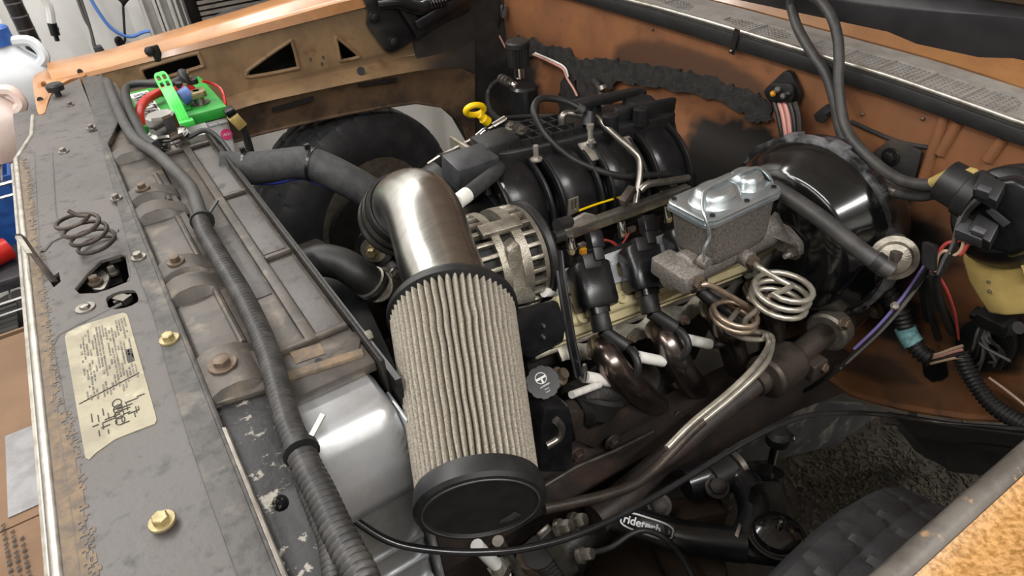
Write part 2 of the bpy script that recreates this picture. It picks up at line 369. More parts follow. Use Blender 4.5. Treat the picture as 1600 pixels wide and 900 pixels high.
# finned cooler core standing behind the far fender
p0, p1 = Yp(292, 25, 2.5), Yp(470, -25, 2.5)
t = thing('cooler_core', 'grey finned cooler core in a black frame behind the far fender', 'radiator', (.6, 2.5, -.2))
ZB = -.2
xa, xb = p0.x, p0.x + .62
part('frame', MB().box((xa, 2.46, ZB), (xa + .035, 2.52, .45)).box((xb - .035, 2.46, ZB), (xb, 2.52, .45)).box((xa + .036, 2.46, .41), (xb - .036, 2.52, .45)).box((xa + .036, 2.46, ZB), (xb - .036, 2.52, ZB + .04)), m['plastic'], t, bev=.004)
part('backing', MB().box((xa + .03, 2.512, ZB + .03), (xb - .03, 2.518, .42)), m['dark'], t)
fin = MB().box((xa + .036, 2.462, -.005), (xb - .036, 2.505, .005)); fz = -.14
f0 = part('fin', fin, m['fins'], t, at=((xa + xb) / 2, 2.48, 0)); f0.location.z = fz - ZB
for i in range(1, 33): inst('fin', f0.data, t, ((xa + xb) / 2, 2.48, fz + i * .0165))
rng = cr([Yp(335, 40, 2.45) + V((.0, 0, 0)), Yp(345, 30, 2.45), Yp(375, 20, 2.45), Yp(405, 22, 2.45), Yp(440, 10, 2.45), Yp(470, 0, 2.45)], 5)
part('fan_shroud', MB().tube(rng, .018, 8), m['rubber'], t)

# cords hanging on the sheeting
YW = 2.69
solo('air_hose', MB().tube(cr([Yp(10, -170, YW), Yp(40, -70, YW), Yp(66, -8, YW), Yp(77, 12, YW), Yp(81, 36, YW)], 6), .012, 8), m['jugw'], 'clear hose hanging on the sheeting with a black coupler', 'hose')
t = thing('hose_coupler', 'black barbed coupler on the end of the clear hose', 'coupler', Yp(88, 62, YW))
part('body', MB().cyl(Yp(81, 36, YW), Yp(87, 55, YW), .014, 10), m['plastic'], t)
part('tip', MB().cyl(Yp(87, 55, YW), Yp(90, 64, YW), .007, 8), m['plastic'], t)
part('latch', MB().bar(Yp(79, 50, YW), Yp(92, 44, YW), .008, .006), m['plastic'], t)
t = thing('grey_cable', 'grey cord pair running down to a grey plug box', 'cord', Yp(150, 75, YW))
part('cord', MB().tube(cr([Yp(60, -170, YW), Yp(95, -70, YW), Yp(118, -10, YW), Yp(132, 28, YW), Yp(141, 45, YW), Yp(147, 72, YW)], 5), .005, 6), m['greyw'], t)
part('cord', MB().tube(cr([Yp(66, -170, YW), Yp(100, -70, YW), Yp(123, -10, YW), Yp(134, 22, YW), Yp(141, 45, YW), Yp(148, 72, YW)], 5), .005, 6), m['greyw'], t)
q = [Yp(144, 71, YW), Yp(157, 69, YW), Yp(166, 82, YW), Yp(150, 87, YW)]
part('plug_box', MB().prism(q, (0, -.03, 0)), m['plasticg'], t, bev=.003)
solo('blue_cable', MB().tube(cr([Yp(85, -170, YW), Yp(122, -50, YW), Yp(140, -6, YW), Yp(155, 20, YW), Yp(172, 42, YW), Yp(190, 54, YW), Yp(207, 57, YW), Yp(222, 51, YW), Yp(236, 48, YW - .03)], 6), .006, 7), m['bluec'], 'blue cord looping down across the white sheeting', 'cord')
t = thing('black_cable', 'thin black cord with plug hanging on the sheeting beside the studs', 'cord', Yp(192, 60, YW))
part('cord', MB().tube(cr([Yp(192, 5, YW), Yp(194, 40, YW), Yp(195, 65, YW), Yp(187, 60, YW), Yp(184, 66, YW), Yp(192, 74, YW)], 6), .004, 6), m['plastic'], t)
part('plug', MB().prism([Yp(180, -4, YW), Yp(202, -4, YW), Yp(195, 4, YW), Yp(191, 11, YW), Yp(188, 3, YW)], (0, -.03, 0)), m['plastic'], t, bev=.003)
part('coil', MB().tube(cr([Yp(182, 64, YW), Yp(186, 60, YW), Yp(194, 72, YW), Yp(190, 75, YW)], 5, True), .007, 6, closed=True), m['plastic'], t)

# wire shelving unit and what stands on it
px_, py_ = Yp(45, 55, 2.42).x, 2.42
t = thing('wire_shelf', 'chrome wire shelving unit with a black notched post', 'shelf', (px_ - .4, 2.2, FZ))
post = part('post', MB().lathe((px_, py_, FZ), (0, 0, 1), [(0, .022), (1.75, .022)], 16), m['plastic'], t)
ringm = MB().lathe((0, 0, 0), (0, 0, 1), [(0, .0228), (.002, .0232), (.004, .0228)], 16)
r0 = part('groove', ringm, m['greyw'], t, at=(0, 0, 0)); r0.location = V((px_, py_, -.42)) - woff(t)
for i in range(1, 26): inst('groove', r0.data, t, (px_, py_, -.42 + i * .035))
part('post', MB().lathe((px_, 1.86, FZ), (0, 0, 1), [(0, .018), (.74, .018)], 12), m['plastic'], t)
part('post', MB().lathe((px_ - .85, py_, FZ), (0, 0, 1), [(0, .018), (1.75, .018)], 12), m['plastic'], t)
part('post', MB().lathe((px_ - .85, 1.86, FZ), (0, 0, 1), [(0, .018), (.75, .018)], 12), m['plastic'], t)
SH = (-.21, -.5, .17)
for zi, sz in enumerate(SH):
    y0 = 1.86 if zi < 2 else 2.2
    part('shelf_frame', MB().tube([(px_ - .85, y0, sz), (px_, y0, sz), (px_, py_, sz), (px_ - .85, py_, sz)], .005, 6, closed=True).tube([(px_ - .85, y0, sz - .03), (px_, y0, sz - .03), (px_, py_, sz - .03), (px_ - .85, py_, sz - .03)], .004, 6, closed=True), m['wire'], t)
    wm = MB().tube([(0, y0 - 2.14, 0), (0, py_ - 2.14, 0)], .0025, 5)
    w0 = part('shelf_wire', wm, m['wire'], t, at=(0, 0, 0)); w0.location = V((px_ - .02, 2.14, sz + .007)) - woff(t)
    for i in range(1, 30): inst('shelf_wire', w0.data, t, (px_ - .02 - i * .028, 2.14, sz + .007))
part('collar', MB().lathe((px_, py_, .12), (0, 0, 1), [(0, .027), (.03, .029), (.07, .027)], 16), m['plastic'], t)
def jug(loc, s, body, cap, label, capname, tilt=0):
    t = thing('plastic_jug', label, 'jug', loc)
    o = V(loc)
    prof = [(0, .9), (.02, 1), (.5, 1), (.62, .94), (.74, .7), (.86, .42), (.93, .3), (1, .28)]
    w, h = s
    secs = [[o + V((x * w * k, y * w * .8 * k, z * h)) for x, y in rrect(1, 1, .28)] for z, k in prof]
    part('body', MB().loft(secs), body, t, ang=60)
    part('cap', MB().lathe(o + V((0, 0, h * 1.0)), (0, 0, 1), [(-.02, w * .2), (.02, w * .2), (.025, w * .17)], 20), cap, t, label=capname)
    part('handle', MB().tube(cr([o + V((w * .3, -w * .2, h * .62)), o + V((w * .48, -w * .2, h * .72)), o + V((w * .4, -w * .12, h * .9)), o + V((w * .14, -w * .05, h * .93))], 5), .014, 8), body, t)
b = Zp(32, 215, SH[0] + .009)
jug((-.160, 2.25, SH[0] + .012), (.17, .225), m['jug'], m['blue'], 'large cloudy white jug with a blue cap on the wire shelf', 'blue cap')
jug((-.215, 2.0, SH[0] + .012), (.12, .17), m['juice'], m['whitep'], 'half full jug of pink fluid at the edge of the wire shelf', 'white cap')
jug((-.40, 2.1, SH[0] + .012), (.15, .25), m['jugw'], m['redbulb'], 'frosted clear jug with a red cap on the wire shelf', 'red cap')
# things on the lower shelf
sz = SH[1] + .012
t = thing('storage_bin', 'blue open plastic bin on the lower wire shelf', 'bin', (-.40, 2.28, sz))
bx, by = -.40, 2.24
part('wall', MB().prism([(bx - .13, by - .1, sz), (bx + .13, by - .1, sz), (bx + .13, by + .16, sz), (bx - .13, by + .16, sz)], (0, 0, .2), [[(bx - .12, by - .09, sz), (bx + .12, by - .09, sz), (bx + .12, by + .15, sz), (bx - .12, by + .15, sz)]]), m['blue'], t, bev=.003)
part('base', MB().box((bx - .119, by - .089, sz), (bx + .119, by + .149, sz + .006)), m['blue'], t)
for i in range(3): part('rib', MB().box((bx - .12 + i * .11, by - .106, sz + .03), (bx - .105 + i * .11, by - .1, sz + .19)), m['blue'], t)
t = thing('spray_can', 'red capped spray can lying by the blue bin', 'can', (-.4, 1.97, -.45))
c = Zp(14, 388, -.42)
part('cap', MB().cyl(c, c + V((-.05, -.02, -.0)), .03, 16), m['redbulb'], t)
part('body', MB().cyl(c + V((-.051, -.02, 0)), c + V((-.2, -.08, 0)), .032, 18), m['jugw'], t)
t = thing('tool_case', 'flat grey tool case under the red capped can', 'case', (c.x - .15, c.y, sz))
part('body', MB().box((c.x - .28, c.y - .10, sz), (c.x + .06, c.y + .10, c.z - .0335)), m['plasticg'], t, bev=.01)
part('latch', MB().box((c.x - .2, c.y - .107, sz + .008), (c.x - .14, c.y - .1005, sz + .022)), m['steel'], t, bev=.002)
# black slatted crate on the floor
cc = Zp(18, 520, -.62)
t = thing('slatted_crate', 'black crate with narrow grey slats on the floor beside the grille', 'crate', (cc.x - .16, cc.y, FZ))
part('body', MB().box((cc.x - .36, cc.y - .12, FZ), (cc.x + .03, cc.y + .2, -.63)), m['plastic'], t, bev=.008)
sl = part('slat', MB().box((-.18, -.008, 0), (.18, .008, .008)), m['fins'], t, at=(0, 0, 0)); sl.location = V((cc.x - .165, cc.y - .09, -.629)) - woff(t)
for i in range(1, 12): inst('slat', sl.data, t, (cc.x - .165, cc.y - .09 + i * .024, -.629))
# cardboard box in front of the grille
t = thing('cardboard_box', 'open brown cardboard carton standing on the floor before the grille', 'box', (-.45, 1.0, FZ))
zt = -.30
e0, e1 = Zp(12, 590, zt), Zp(68, 900, zt)
xr = -.235
part('wall', MB().box((xr - .5, .35, FZ), (xr, .356, zt)).box((xr - .5, 1.344, FZ), (xr, 1.35, zt)).box((xr - .5, .3565, FZ), (xr - .494, 1.3435, zt)).box((xr - .006, .3565, FZ), (xr, 1.3435, zt)), m['card'], t)
part('flap', MB().prism([(xr - .49, .36, zt - .01), (xr - .01, .36, zt - .01), (xr - .01, .85, zt - .012), (xr - .49, .85, zt - .012)], (0, 0, .005)), m['card'], t)
part('flap', MB().prism([(xr - .49, .853, zt - .012), (xr - .01, .853, zt - .012), (xr - .01, 1.34, zt - .01), (xr - .49, 1.34, zt - .01)], (0, 0, .005)), m['card'], t)
part('torn_edge', MB().tube([(xr - .25, .36, zt), (xr - .25, 1.34, zt)], .012, 6), m['card_in'], t)
lp = V((xr - .075, 0, zt - .004))
part('shipping_label', MB().box((-.312, .87, zt - .006), (-.272, 1.05, zt - .0048)), m['paper'], t, label='grey printed shipping label')
pm = MB(); random.seed(21)
for i in range(3):
    yy = .86 - .02 * i
    while yy > .66:
        L_ = random.uniform(.003, .007); pm.pbox((-.318 + i * .009 + (.86 - yy) * .08, yy, zt - .004), (.0022, .0012, 0), (0, L_ * .35, 0), (0, 0, .0003)); yy -= L_ + random.uniform(.002, .006)
part('print', pm, m['inkd'], t, kind='stuff', label='rows of dark stencilled print')

# ================================================================== hood, cowl, firewall, fenders
t = thing('truck_hood', 'raised hood with black rear edge above the cowl', 'hood', (1.17, .95, .09))
hd = V((-.42, 0, .9075)); hn = V((.9075, 0, .42))
def hp(s, y, n=0): return V((1.155, 0, .088)) + hd * s + hn * n + V((0, y, 0))
part('outer_skin', MB().sheet([[hp(s, y, .035) for y in (.0, .9, 1.85)] for s in (-.02, .6, 1.2)], .006, hn), m['orange'], t)
part('inner_panel', MB().sheet([[hp(s, y, .02 + .008 * math.sin(s * 30)) for y in (.02, .5, .9, 1.4, 1.83)] for s in [i * .04 + .03 for i in range(29)]], .006, hn), m['hoodin'], t)
ed = [(y, 0.0 + (.012 if .45 < y < .62 else 0)) for y in [i * .05 for i in range(38)]]
part('rear_edge', MB().loft([[hp(-.012 - d, y, -.006), hp(.05 + .02 * math.sin(y * 6), y, -.004), hp(.055, y, .03), hp(-.012, y, .03)] for y, d in ed]), m['hoodblk'], t, bev=.003)
part('brace', MB().loft([[hp(.10, y, .0), hp(.16, y, .0), hp(.17, y, .02), hp(.09, y, .02)] for y in (.05, .9, 1.8)]), m['hoodin'], t)

# cowl: grille panel, weatherstrip, painted panel below the windshield (all follow the crown of the cowl)
GZ = .014
def table(pts):
    T = sorted((p.y, p.z) for p in pts)
    def f(y):
        if y <= T[0][0]: return T[0][1] + (y - T[0][0]) * (T[1][1] - T[0][1]) / (T[1][0] - T[0][0]) * .5
        for (a, b), (c, d) in zip(T, T[1:]):
            if y <= c: return b + (d - b) * (y - a) / (c - a)
        return T[-1][1]
    return f
crown = table([Xp(*p, 1.1) for p in ((1600, 192), (1500, 156), (1400, 121), (1300, 91), (1200, 61), (1110, 34), (1025, 10))])
seam_z = table([Xp(*p, 1.1) for p in ((1600, 222), (1400, 150), (1200, 88), (1050, 42), (907, 0))])
def crowned(mb):
    for p in mb.v: p.z += crown(p.y) - GZ
    return mb
def CX(px, py):
    z = GZ
    for _ in range(6): p = Zp(px, py, z); z = crown(p.y)
    return V((p.x, p.y, GZ))
t = thing('cowl_vent', 'grey cowl vent panel with mesh grilles at the base of the windshield', 'cowl', (1.16, .9, 0))
gA = [CX(*p) for p in ((1268, 68), (1285, 63), (1330, 75), (1400, 93), (1470, 115), (1540, 136), (1585, 150), (1597, 160), (1590, 172), (1565, 178), (1500, 153), (1430, 129), (1360, 105), (1290, 83))]
gB = [CX(*p) for p in ((1130, 31), (1142, 26), (1175, 32), (1225, 45), (1240, 52), (1232, 60), (1215, 60), (1170, 48))]
gC = [CX(*p) for p in ((1005, -8), (1040, -8), (1080, 4), (1086, 10), (1078, 16), (1060, 14))]
yl = [-.05 + 1.85 * i / 37 for i in range(38)]
out = [(1.104, y) for y in yl] + [(1.215, y) for y in reversed(yl)]
part('panel', crowned(MB().prism([V((x, y, GZ)) for x, y in out], (0, 0, -.012), [gA, gB, gC])), m['cowl'], t)
part('front_edge', crowned(MB().tube([(1.103, y, GZ - .002) for y in yl], .0045, 10)), m['chrome_dull'], t, label='pale worn front edge')
def span(poly, fixed, axis):      # crossing interval of a polygon with a line x=fixed or y=fixed
    xs = []
    n = len(poly)
    for i in range(n):
        a, b = poly[i - 1], poly[i]
        u, w = (a.x, b.x) if axis == 0 else (a.y, b.y)
        if (u > fixed) != (w > fixed):
            k = (fixed - u) / (w - u); q = a + (b - a) * k; xs.append(q.y if axis == 0 else q.x)
    return (min(xs), max(xs)) if len(xs) > 1 else None
for g in (gA, gB, gC):
    ymin, ymax = min(p.y for p in g), max(p.y for p in g); xmin, xmax = min(p.x for p in g), max(p.x for p in g)
    nd = 5 if g is gA else 2
    for d in range(nd):
        ya, yb = ymin + (ymax - ymin) * d / nd, ymin + (ymax - ymin) * (d + 1) / nd
        mb = MB(); y = ya + .004
        while y < yb - .002:
            s_ = span(g, y, 1)
            if s_: mb.box((s_[0], y - .0011, GZ - .007), (s_[1], y + .0011, GZ - .002))
            y += .0088
        x = xmin + .004
        while x < xmax:
            s_ = span(g, x, 0)
            if s_:
                a_, b_ = max(s_[0], ya), min(s_[1], yb)
                if b_ - a_ > .002: mb.box((x - .0011, a_, GZ - .0068), (x + .0011, b_, GZ - .0022))
            x += .0092
        part('grille_mesh', crowned(mb), m['cowl'], t, kind='stuff')
        s_ = span(g, yb, 1)
        if s_ and d < nd - 1: part('divider', crowned(MB().box((s_[0], yb - .002, GZ - .008), (s_[1], yb + .002, GZ + .0005))), m['cowl'], t)
part('tray', MB().box((1.107, -.04, -.075), (1.21, 1.79, -.07)), m['dark'], t)
solo('cowl_seal', MB().loft([[V((x, y, z)) for x, z in ((1.086, crown(y) - .005), (1.0965, crown(y) - .004), (1.0965, seam_z(y)), (1.086, seam_z(y) - .001))] for y in yl]), m['rubber'], 'black rubber seal strip along the cowl front edge', 'seal', bev=.002)
solo('windshield_apron', crowned(MB().sheet([[(x, y, z) for y in yl] for x, z in ((1.216, -.02), (1.218, GZ + .002), (1.235, .03), (1.33, .10), (1.6, .22))], .01, (1, 0, -1))), m['orange'], 'painted copper panel between cowl grille and windshield', 'panel')
t = thing('cowl_clip', 'small metal clip hooked over the cowl seal', 'clip', Xp(1148, 70, 1.083))
part('strap', MB().bar(Xp(1152, 46, 1.083), Xp(1143, 84, 1.083), .012, .003, (1, 0, 0)), m['grime'], t)
part('rivet', MB().ball(Xp(1142, 80, 1.08), .004, 10), m['steel'], t)

# firewall
FX = 1.1
def fbump(y, z):
    d = 0
    d += .012 * math.exp(-((z + .17) / .05) ** 2)                     # horizontal swage
    d += .015 * max(0, min(1, (-.30 - z) * 8))                         # foot well steps back
    return d
t = thing('firewall', 'copper painted firewall with black sealer seams behind the engine', 'firewall', (1.1, .9, -.6))
botp = [Xp(*p, FX) for p in ((1640, 672), (1600, 671), (1500, 660), (1420, 642), (1380, 628), (1340, 618), (1300, 590), (1270, 575))]
def zbot(y):
    pts = sorted([(p.y, p.z) for p in botp] + [(2.0, -.66), (-.2, -.44)])
    for (a, b), (c, d) in zip(pts, pts[1:]):
        if a <= y <= c: return b + (d - b) * (y - a) / (c - a)
    return -.66
ys = [i * .05 for i in range(0, 39)]
DARK_AREAS = ([(746, 10), (752, 28), (775, 52), (800, 68), (838, 95), (843, 130), (843, 200), (800, 270), (740, 260), (740, 100)],  # areas of the panel coloured near black
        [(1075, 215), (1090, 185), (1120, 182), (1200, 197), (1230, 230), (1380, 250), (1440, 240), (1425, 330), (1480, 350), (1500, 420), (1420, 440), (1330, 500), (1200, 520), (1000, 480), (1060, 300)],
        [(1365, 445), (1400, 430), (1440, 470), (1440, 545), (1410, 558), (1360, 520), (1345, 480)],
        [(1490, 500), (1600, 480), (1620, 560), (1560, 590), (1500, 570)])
BROWN_AREAS = ([(957, 100), (962, 74), (990, 62), (1030, 62), (1090, 77), (1150, 102), (1195, 130), (1205, 152), (1190, 165), (1100, 142), (1020, 122), (960, 114)],  # areas coloured a darker brown than the paint around them
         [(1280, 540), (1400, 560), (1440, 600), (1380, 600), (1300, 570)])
def pix(p):
    c = CW.transposed() @ (V(p) - CAM); return c.x / c.z * FP + 800, c.y / c.z * FP + 450
def pdist(x, y, P):                                   # signed distance to a polygon, inside positive
    ins = False; best = 1e9
    for k in range(len(P)):
        (ax, ay), (bx, by) = P[k - 1], P[k]
        if (ay > y) != (by > y) and x < (bx - ax) * (y - ay) / (by - ay) + ax: ins = not ins
        dx, dy = bx - ax, by - ay; u_ = max(0, min(1, ((x - ax) * dx + (y - ay) * dy) / (dx * dx + dy * dy)))
        best = min(best, math.hypot(x - ax - u_ * dx, y - ay - u_ * dy))
    return best if ins else -best
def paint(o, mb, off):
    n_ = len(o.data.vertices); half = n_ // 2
    for nm, polys, fall, amp in (('soot', DARK_AREAS, 9, 16), ('stain', BROWN_AREAS, 5, 3)):
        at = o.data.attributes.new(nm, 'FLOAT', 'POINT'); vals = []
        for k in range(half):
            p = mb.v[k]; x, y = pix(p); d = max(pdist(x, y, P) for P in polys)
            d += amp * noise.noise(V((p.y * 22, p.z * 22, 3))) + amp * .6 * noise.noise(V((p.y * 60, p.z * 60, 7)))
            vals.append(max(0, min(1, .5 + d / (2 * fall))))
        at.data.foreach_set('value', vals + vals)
ysf = [i * .0125 for i in range(0, 153)]
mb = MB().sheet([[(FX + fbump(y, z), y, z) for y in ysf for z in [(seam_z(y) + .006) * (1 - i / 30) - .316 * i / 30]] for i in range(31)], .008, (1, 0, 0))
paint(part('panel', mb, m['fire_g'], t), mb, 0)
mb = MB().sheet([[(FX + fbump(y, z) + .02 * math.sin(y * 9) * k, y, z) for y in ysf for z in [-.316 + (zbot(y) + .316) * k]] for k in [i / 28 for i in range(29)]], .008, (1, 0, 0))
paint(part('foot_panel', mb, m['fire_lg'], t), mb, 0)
part('lower_flange', MB().tube([(FX + fbump(y, zbot(y)) + .02 * math.sin(y * 9), y, zbot(y)) for y in ys], .008, 8), m['fire_low'], t)
def blob(pts, k=.5, x=FX - .004, h=.004, amp=5, seed=0, rag=4):     # ragged patch on the firewall from picture points
    P = cr([V((p[0], p[1], 0)) for p in pts], rag, True); o = []
    for i, p in enumerate(P):
        q = p + V((noise.noise(V((p.x * .11, p.y * .11, seed))), noise.noise(V((p.x * .11, p.y * .11, seed + 9))), 0)) * amp
        o.append(Xp(q.x, q.y, x))
    return MB().prism(o, (h, 0, 0))
part('sealer', blob([(803, 75), (812, 56), (830, 62), (870, 72), (890, 82), (905, 92), (950, 92), (1000, 100), (1060, 110), (1110, 122), (1160, 140), (1200, 160), (1204, 190), (1180, 192), (1150, 172), (1100, 152), (1030, 138), (965, 128), (955, 145), (950, 170), (935, 190), (905, 190), (900, 160), (898, 130), (870, 100), (840, 88), (812, 92)], amp=9, seed=1, rag=8), m['tar'], t, label='black ragged sealer seam')
part('sealer', blob([(880, 125), (895, 120), (900, 150), (905, 190), (880, 190), (872, 160)], amp=6, seed=2), m['tar'], t)
part('undercoat', blob([(1440, 560), (1475, 560), (1478, 590), (1450, 594)], amp=3, seed=11, x=FX + .01), m['dark'], t)
for a, b in (((1440, 290), (1485, 160)), ((1500, 190), (1470, 240)), ((1570, 215), (1545, 250))):
    part('swage', MB().tube([Xp(*a, FX + .003), Xp(*b, FX + .003)], .010, 10), m['fire'], t)
part('swage', MB().tube(cr([Xp(1330, 190, FX), Xp(1400, 220, FX), Xp(1460, 232, FX)], 4), .004, 8), m['soot'], t)
q = [Xp(*p, FX - .004) for p in ((1362, 240), (1395, 215), (1442, 235), (1430, 285), (1390, 300), (1362, 275))]
part('cover_plate', MB().prism(q, (-.005, 0, 0)), m['soot'], t, label='dark square cover plate', bev=.002)
part('bolt', MB().hexbolt(Xp(1392, 245, FX - .009), (-1, 0, 0), .011, .01), m['grime'], t)
for p in ((1442, 185), (1348, 178), (1020, 46), (1110, 58)): part('stud', MB().ball(Xp(*p, FX - .001), .004, 8), m['rustbolt'], t)
for p in ((1426, 647, .018), (1411, 478, .018)): part('hole', MB().cyl(Xp(p[0], p[1], FX + .006), Xp(p[0], p[1], FX + .008), .008, 14), m['dark'], t)

# far fender (passenger side)
t = thing('inner_fender', 'copper far inner fender with stamped holes above the front wheel', 'fender', (.4, 1.8, -.3))
def ztop(x): return .012 + .09 * max(0, min(.55, x - .05))
def zlow(x): return -.005 + .031 * (x - .02)
def lipsec(x):
    z = ztop(x); b = zlow(x); return [V((x, 1.99, z - .20)), V((x, 1.985, z - .07)), V((x, 1.95, z - .012)), V((x, 1.86, z)), V((x, 1.845, z - .002)), V((x, 1.836, z - .010)), V((x, 1.826, b + (z - b) * .5)), V((x, 1.812, b + (z - b) * .4)), V((x, 1.807, b)), V((x, 1.801, b)), V((x, 1.806, b + (z - b) * .52)), V((x, 1.822, b + (z - b) * .62)), V((x, 1.838, z + .002)), V((x, 1.85, z + .005)), V((x, 1.955, z - .005)), V((x, 1.995, z - .07)), V((x, 1.998, z - .20))]
part('top_lip', MB().loft([lipsec(x) for x in (-.07, .05, .2, .4, .6, .85, 1.2)]), m['orange'], t, bev=.0)
cp = [(50, 128), (53, 118), (66, 110), (95, 104), (130, 98), (135, 118), (112, 122), (93, 132), (80, 146), (74, 160), (70, 177), (58, 179)]
ring = [(68 + 4.5 * math.cos(a), 131 + 4.5 * math.sin(a)) for a in [i * PI / 6 for i in range(12)]]
part('corner', MB().prism(rpoly([Zp(*p, .002) for p in cp], .3), (0, 0, -.018), [[Zp(*p, .002) for p in ring]]), m['orange'], t, bev=.002)
part('hole', MB().cyl(Zp(63, 156, .0025), Zp(63, 156, .003), .006, 12), m['dark'], t)
part('hole', MB().cyl(Zp(125, 112, .006), Zp(125, 112, .0065), .006, 12), m['dark'], t)
def A(px, py, y=1.805): return Yp(px, py, y)
outp = [(120, 120), (155, 112), (250, 88), (330, 68), (400, 50), (480, 30), (560, 8), (640, -14), (760, -45), (770, 40), (700, 72), (620, 92), (500, 118), (400, 138), (330, 158), (250, 182), (150, 205)]
h1 = [(221, 110), (232, 104), (303, 84), (311, 87), (316, 99), (312, 105), (240, 126), (226, 124)]
h2 = [(386, 113), (395, 104), (450, 66), (457, 68), (466, 102), (462, 107), (392, 120)]
h3 = [(525, 60), (530, 61), (559, 85), (558, 90), (534, 95), (531, 92)]
def fade(o, mb, x0, x1):                               # blends to near black towards the firewall corner
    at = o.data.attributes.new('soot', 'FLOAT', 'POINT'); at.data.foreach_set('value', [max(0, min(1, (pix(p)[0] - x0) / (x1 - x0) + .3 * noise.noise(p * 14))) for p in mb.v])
mb = MB().prism([A(*p) for p in outp], (0, .004, 0), [[A(*p) for p in h] for h in (h1, h2, h3)])
pl = part('apron', mb, m['apron_g'], t); fade(pl, mb, 600, 720)
for h in (h1, h2, h3):
    part('hole_rim', MB().tube(cr([A(*p, 1.803) for p in h], 3, True), .005, 8, closed=True), m['apron'], t)
part('outer_skin', MB().box((-.05, 1.93, -.17), (1.09, 1.935, -.03)), m['dark'], t)
colx = [150, 260, 340, 400, 470, 540, 600, 650, 690, 722, 742]
y0_ = [206, 178, 156, 138, 123, 108, 96, 86, 76, 62, 50]
y3_ = [285, 250, 229, 210, 193, 178, 167, 160, 166, 195, 245]
def mixr(k): return [a + (b - a) * k for a, b in zip(y0_, y3_)]
rows = [[A(x, y, yy) for x, y in zip(colx, mixr(k))] for k, yy in ((0, 1.805), (.22, 1.765), (.34, 1.755))]
mb = MB().sheet([cr(r, 4) for r in rows], .004, (0, 1, 0)); fade(part('step', mb, m['apron_g'], t), mb, 590, 720)
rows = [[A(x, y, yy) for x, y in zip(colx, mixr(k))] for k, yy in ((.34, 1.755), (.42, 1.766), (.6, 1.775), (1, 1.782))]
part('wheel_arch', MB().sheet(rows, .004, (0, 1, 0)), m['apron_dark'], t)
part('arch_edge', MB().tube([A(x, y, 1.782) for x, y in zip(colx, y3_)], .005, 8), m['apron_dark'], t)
part('rear_apron', MB().sheet([[Yp(640, 20, 1.80), V((.98, 1.8, .0)), V((1.1, 1.8, .0))], [Yp(650, 86, 1.79), V((.98, 1.79, -.2)), V((1.1, 1.79, -.2))], [Yp(742, 245, 1.782), V((1.0, 1.785, -.5)), V((1.1, 1.785, -.5))], [Yp(742, 245, 1.782) + V((0, 0, -.2)), V((1.0, 1.785, -.7)), V((1.1, 1.785, -.7))]], .004, (0, 1, 0)), m['soot'], t)
for p in ((488, 33), (500, 30)): part('hole', MB().cyl(A(p[0], p[1] - 18, 1.825), A(p[0], p[1] - 18, 1.826), .007 if p[0] < 490 else .004, 10), m['dark'], t)
part('hole', MB().cyl(A(564, 111, 1.768), A(564, 111, 1.770), .011, 14), m['dark'], t)
for p in ((503, 100), (505, 90), (485, 93)): part('drip_mark', MB().ball(A(*p, 1.804), .004, 8, (1, .2, 1.6)), m['rustbolt'], t)
part('slot', MB().bar(A(425, 172, 1.757), A(490, 153, 1.757), .006, .009), m['dark'], t)
part('slot', MB().bar(A(560, 133, 1.757), A(620, 124, 1.757), .006, .008), m['dark'], t)
# rubber bump stop clip on the lip
t = thing('hood_bumper_clip', 'dark metal clip folded over the far fender lip', 'clip', A(243, 85, 1.82))
q = [A(*p, 1.80) for p in ((232, 74), (247, 70), (253, 84), (251, 96), (243, 97), (238, 84))]
part('strap', MB().prism(rpoly(q, .2), (0, .008, 0)), m['grime'], t, bev=.001)
part('foot', MB().ball(A(234, 80, 1.8), .012, 10, (1, .6, 1)), m['rubber'], t)
# hood hinge
t = thing('hinge_bracket', 'black greasy hood hinge bolted to the far inner fender', 'hinge', A(640, 60, 1.78))
hq = [(566, -6), (742, -30), (736, 16), (690, 38), (655, 60), (648, 61), (630, 74), (612, 82), (602, 80), (574, 40), (577, 18)]
part('plate', MB().prism(rpoly([A(*p, 1.785) for p in hq], .15), (0, .012, 0)), m['blackmetal'], t, bev=.002)
for p in ((585, 27), (614, 65)): part('bolt', MB().hexbolt(A(*p, 1.785), (0, -1, 0), .013, .012, 1.2), m['grime'], t)
part('arm', MB().tube(cr([A(590, 5, 1.77), A(620, 2, 1.76), A(660, 12, 1.76), A(700, -20, 1.76)], 5), .02, 10), m['blackmetal'], t)
part('arm', MB().bar(A(625, 0, 1.765), A(658, 55, 1.765), .03, .018, (0, -1, 0)), m['blackmetal'], t, bev=.003)
part('link', MB().bar(A(650, 40, 1.75), A(740, -14, 1.75), .026, .012, (0, -1, 0)), m['blackmetal'], t, bev=.003)
part('spring', MB().tube([A(670, 8, 1.742) + V((.05 * i / 40, .012 * math.cos(i * .9), .012 * math.sin(i * .9))) for i in range(41)], .003, 6), m['grime'], t)

# near fender (driver side): only its top shows
t = thing('near_fender', 'speckled copper near fender with worn grey inner lip', 'fender', (.4, 0, -.1))
def nz(x): return .02
part('inner_lip', MB().loft([[V((x, .092, .016)), V((x, .096, .004)), V((x, .09, -.012)), V((x, .074, -.012)), V((x, .07, .0)), V((x, .078, .014)), V((x, .085, .019))] for x in (-.2, .1, .3, .5, .8, 1.05)]), m['lip'], t, ang=60)
part('outer_skin', MB().sheet([[(x, y, z) for y, z in ((.077, .014), (.066, .009), (.05, .012), (.03, .022), (.0, .026), (-.05, .022), (-.09, .0), (-.11, -.06), (-.115, -.3))] for x in (-.2, .1, .3, .5, .8, 1.05)], .002, (0, 0, -1)), m['flake'], t, ang=60)

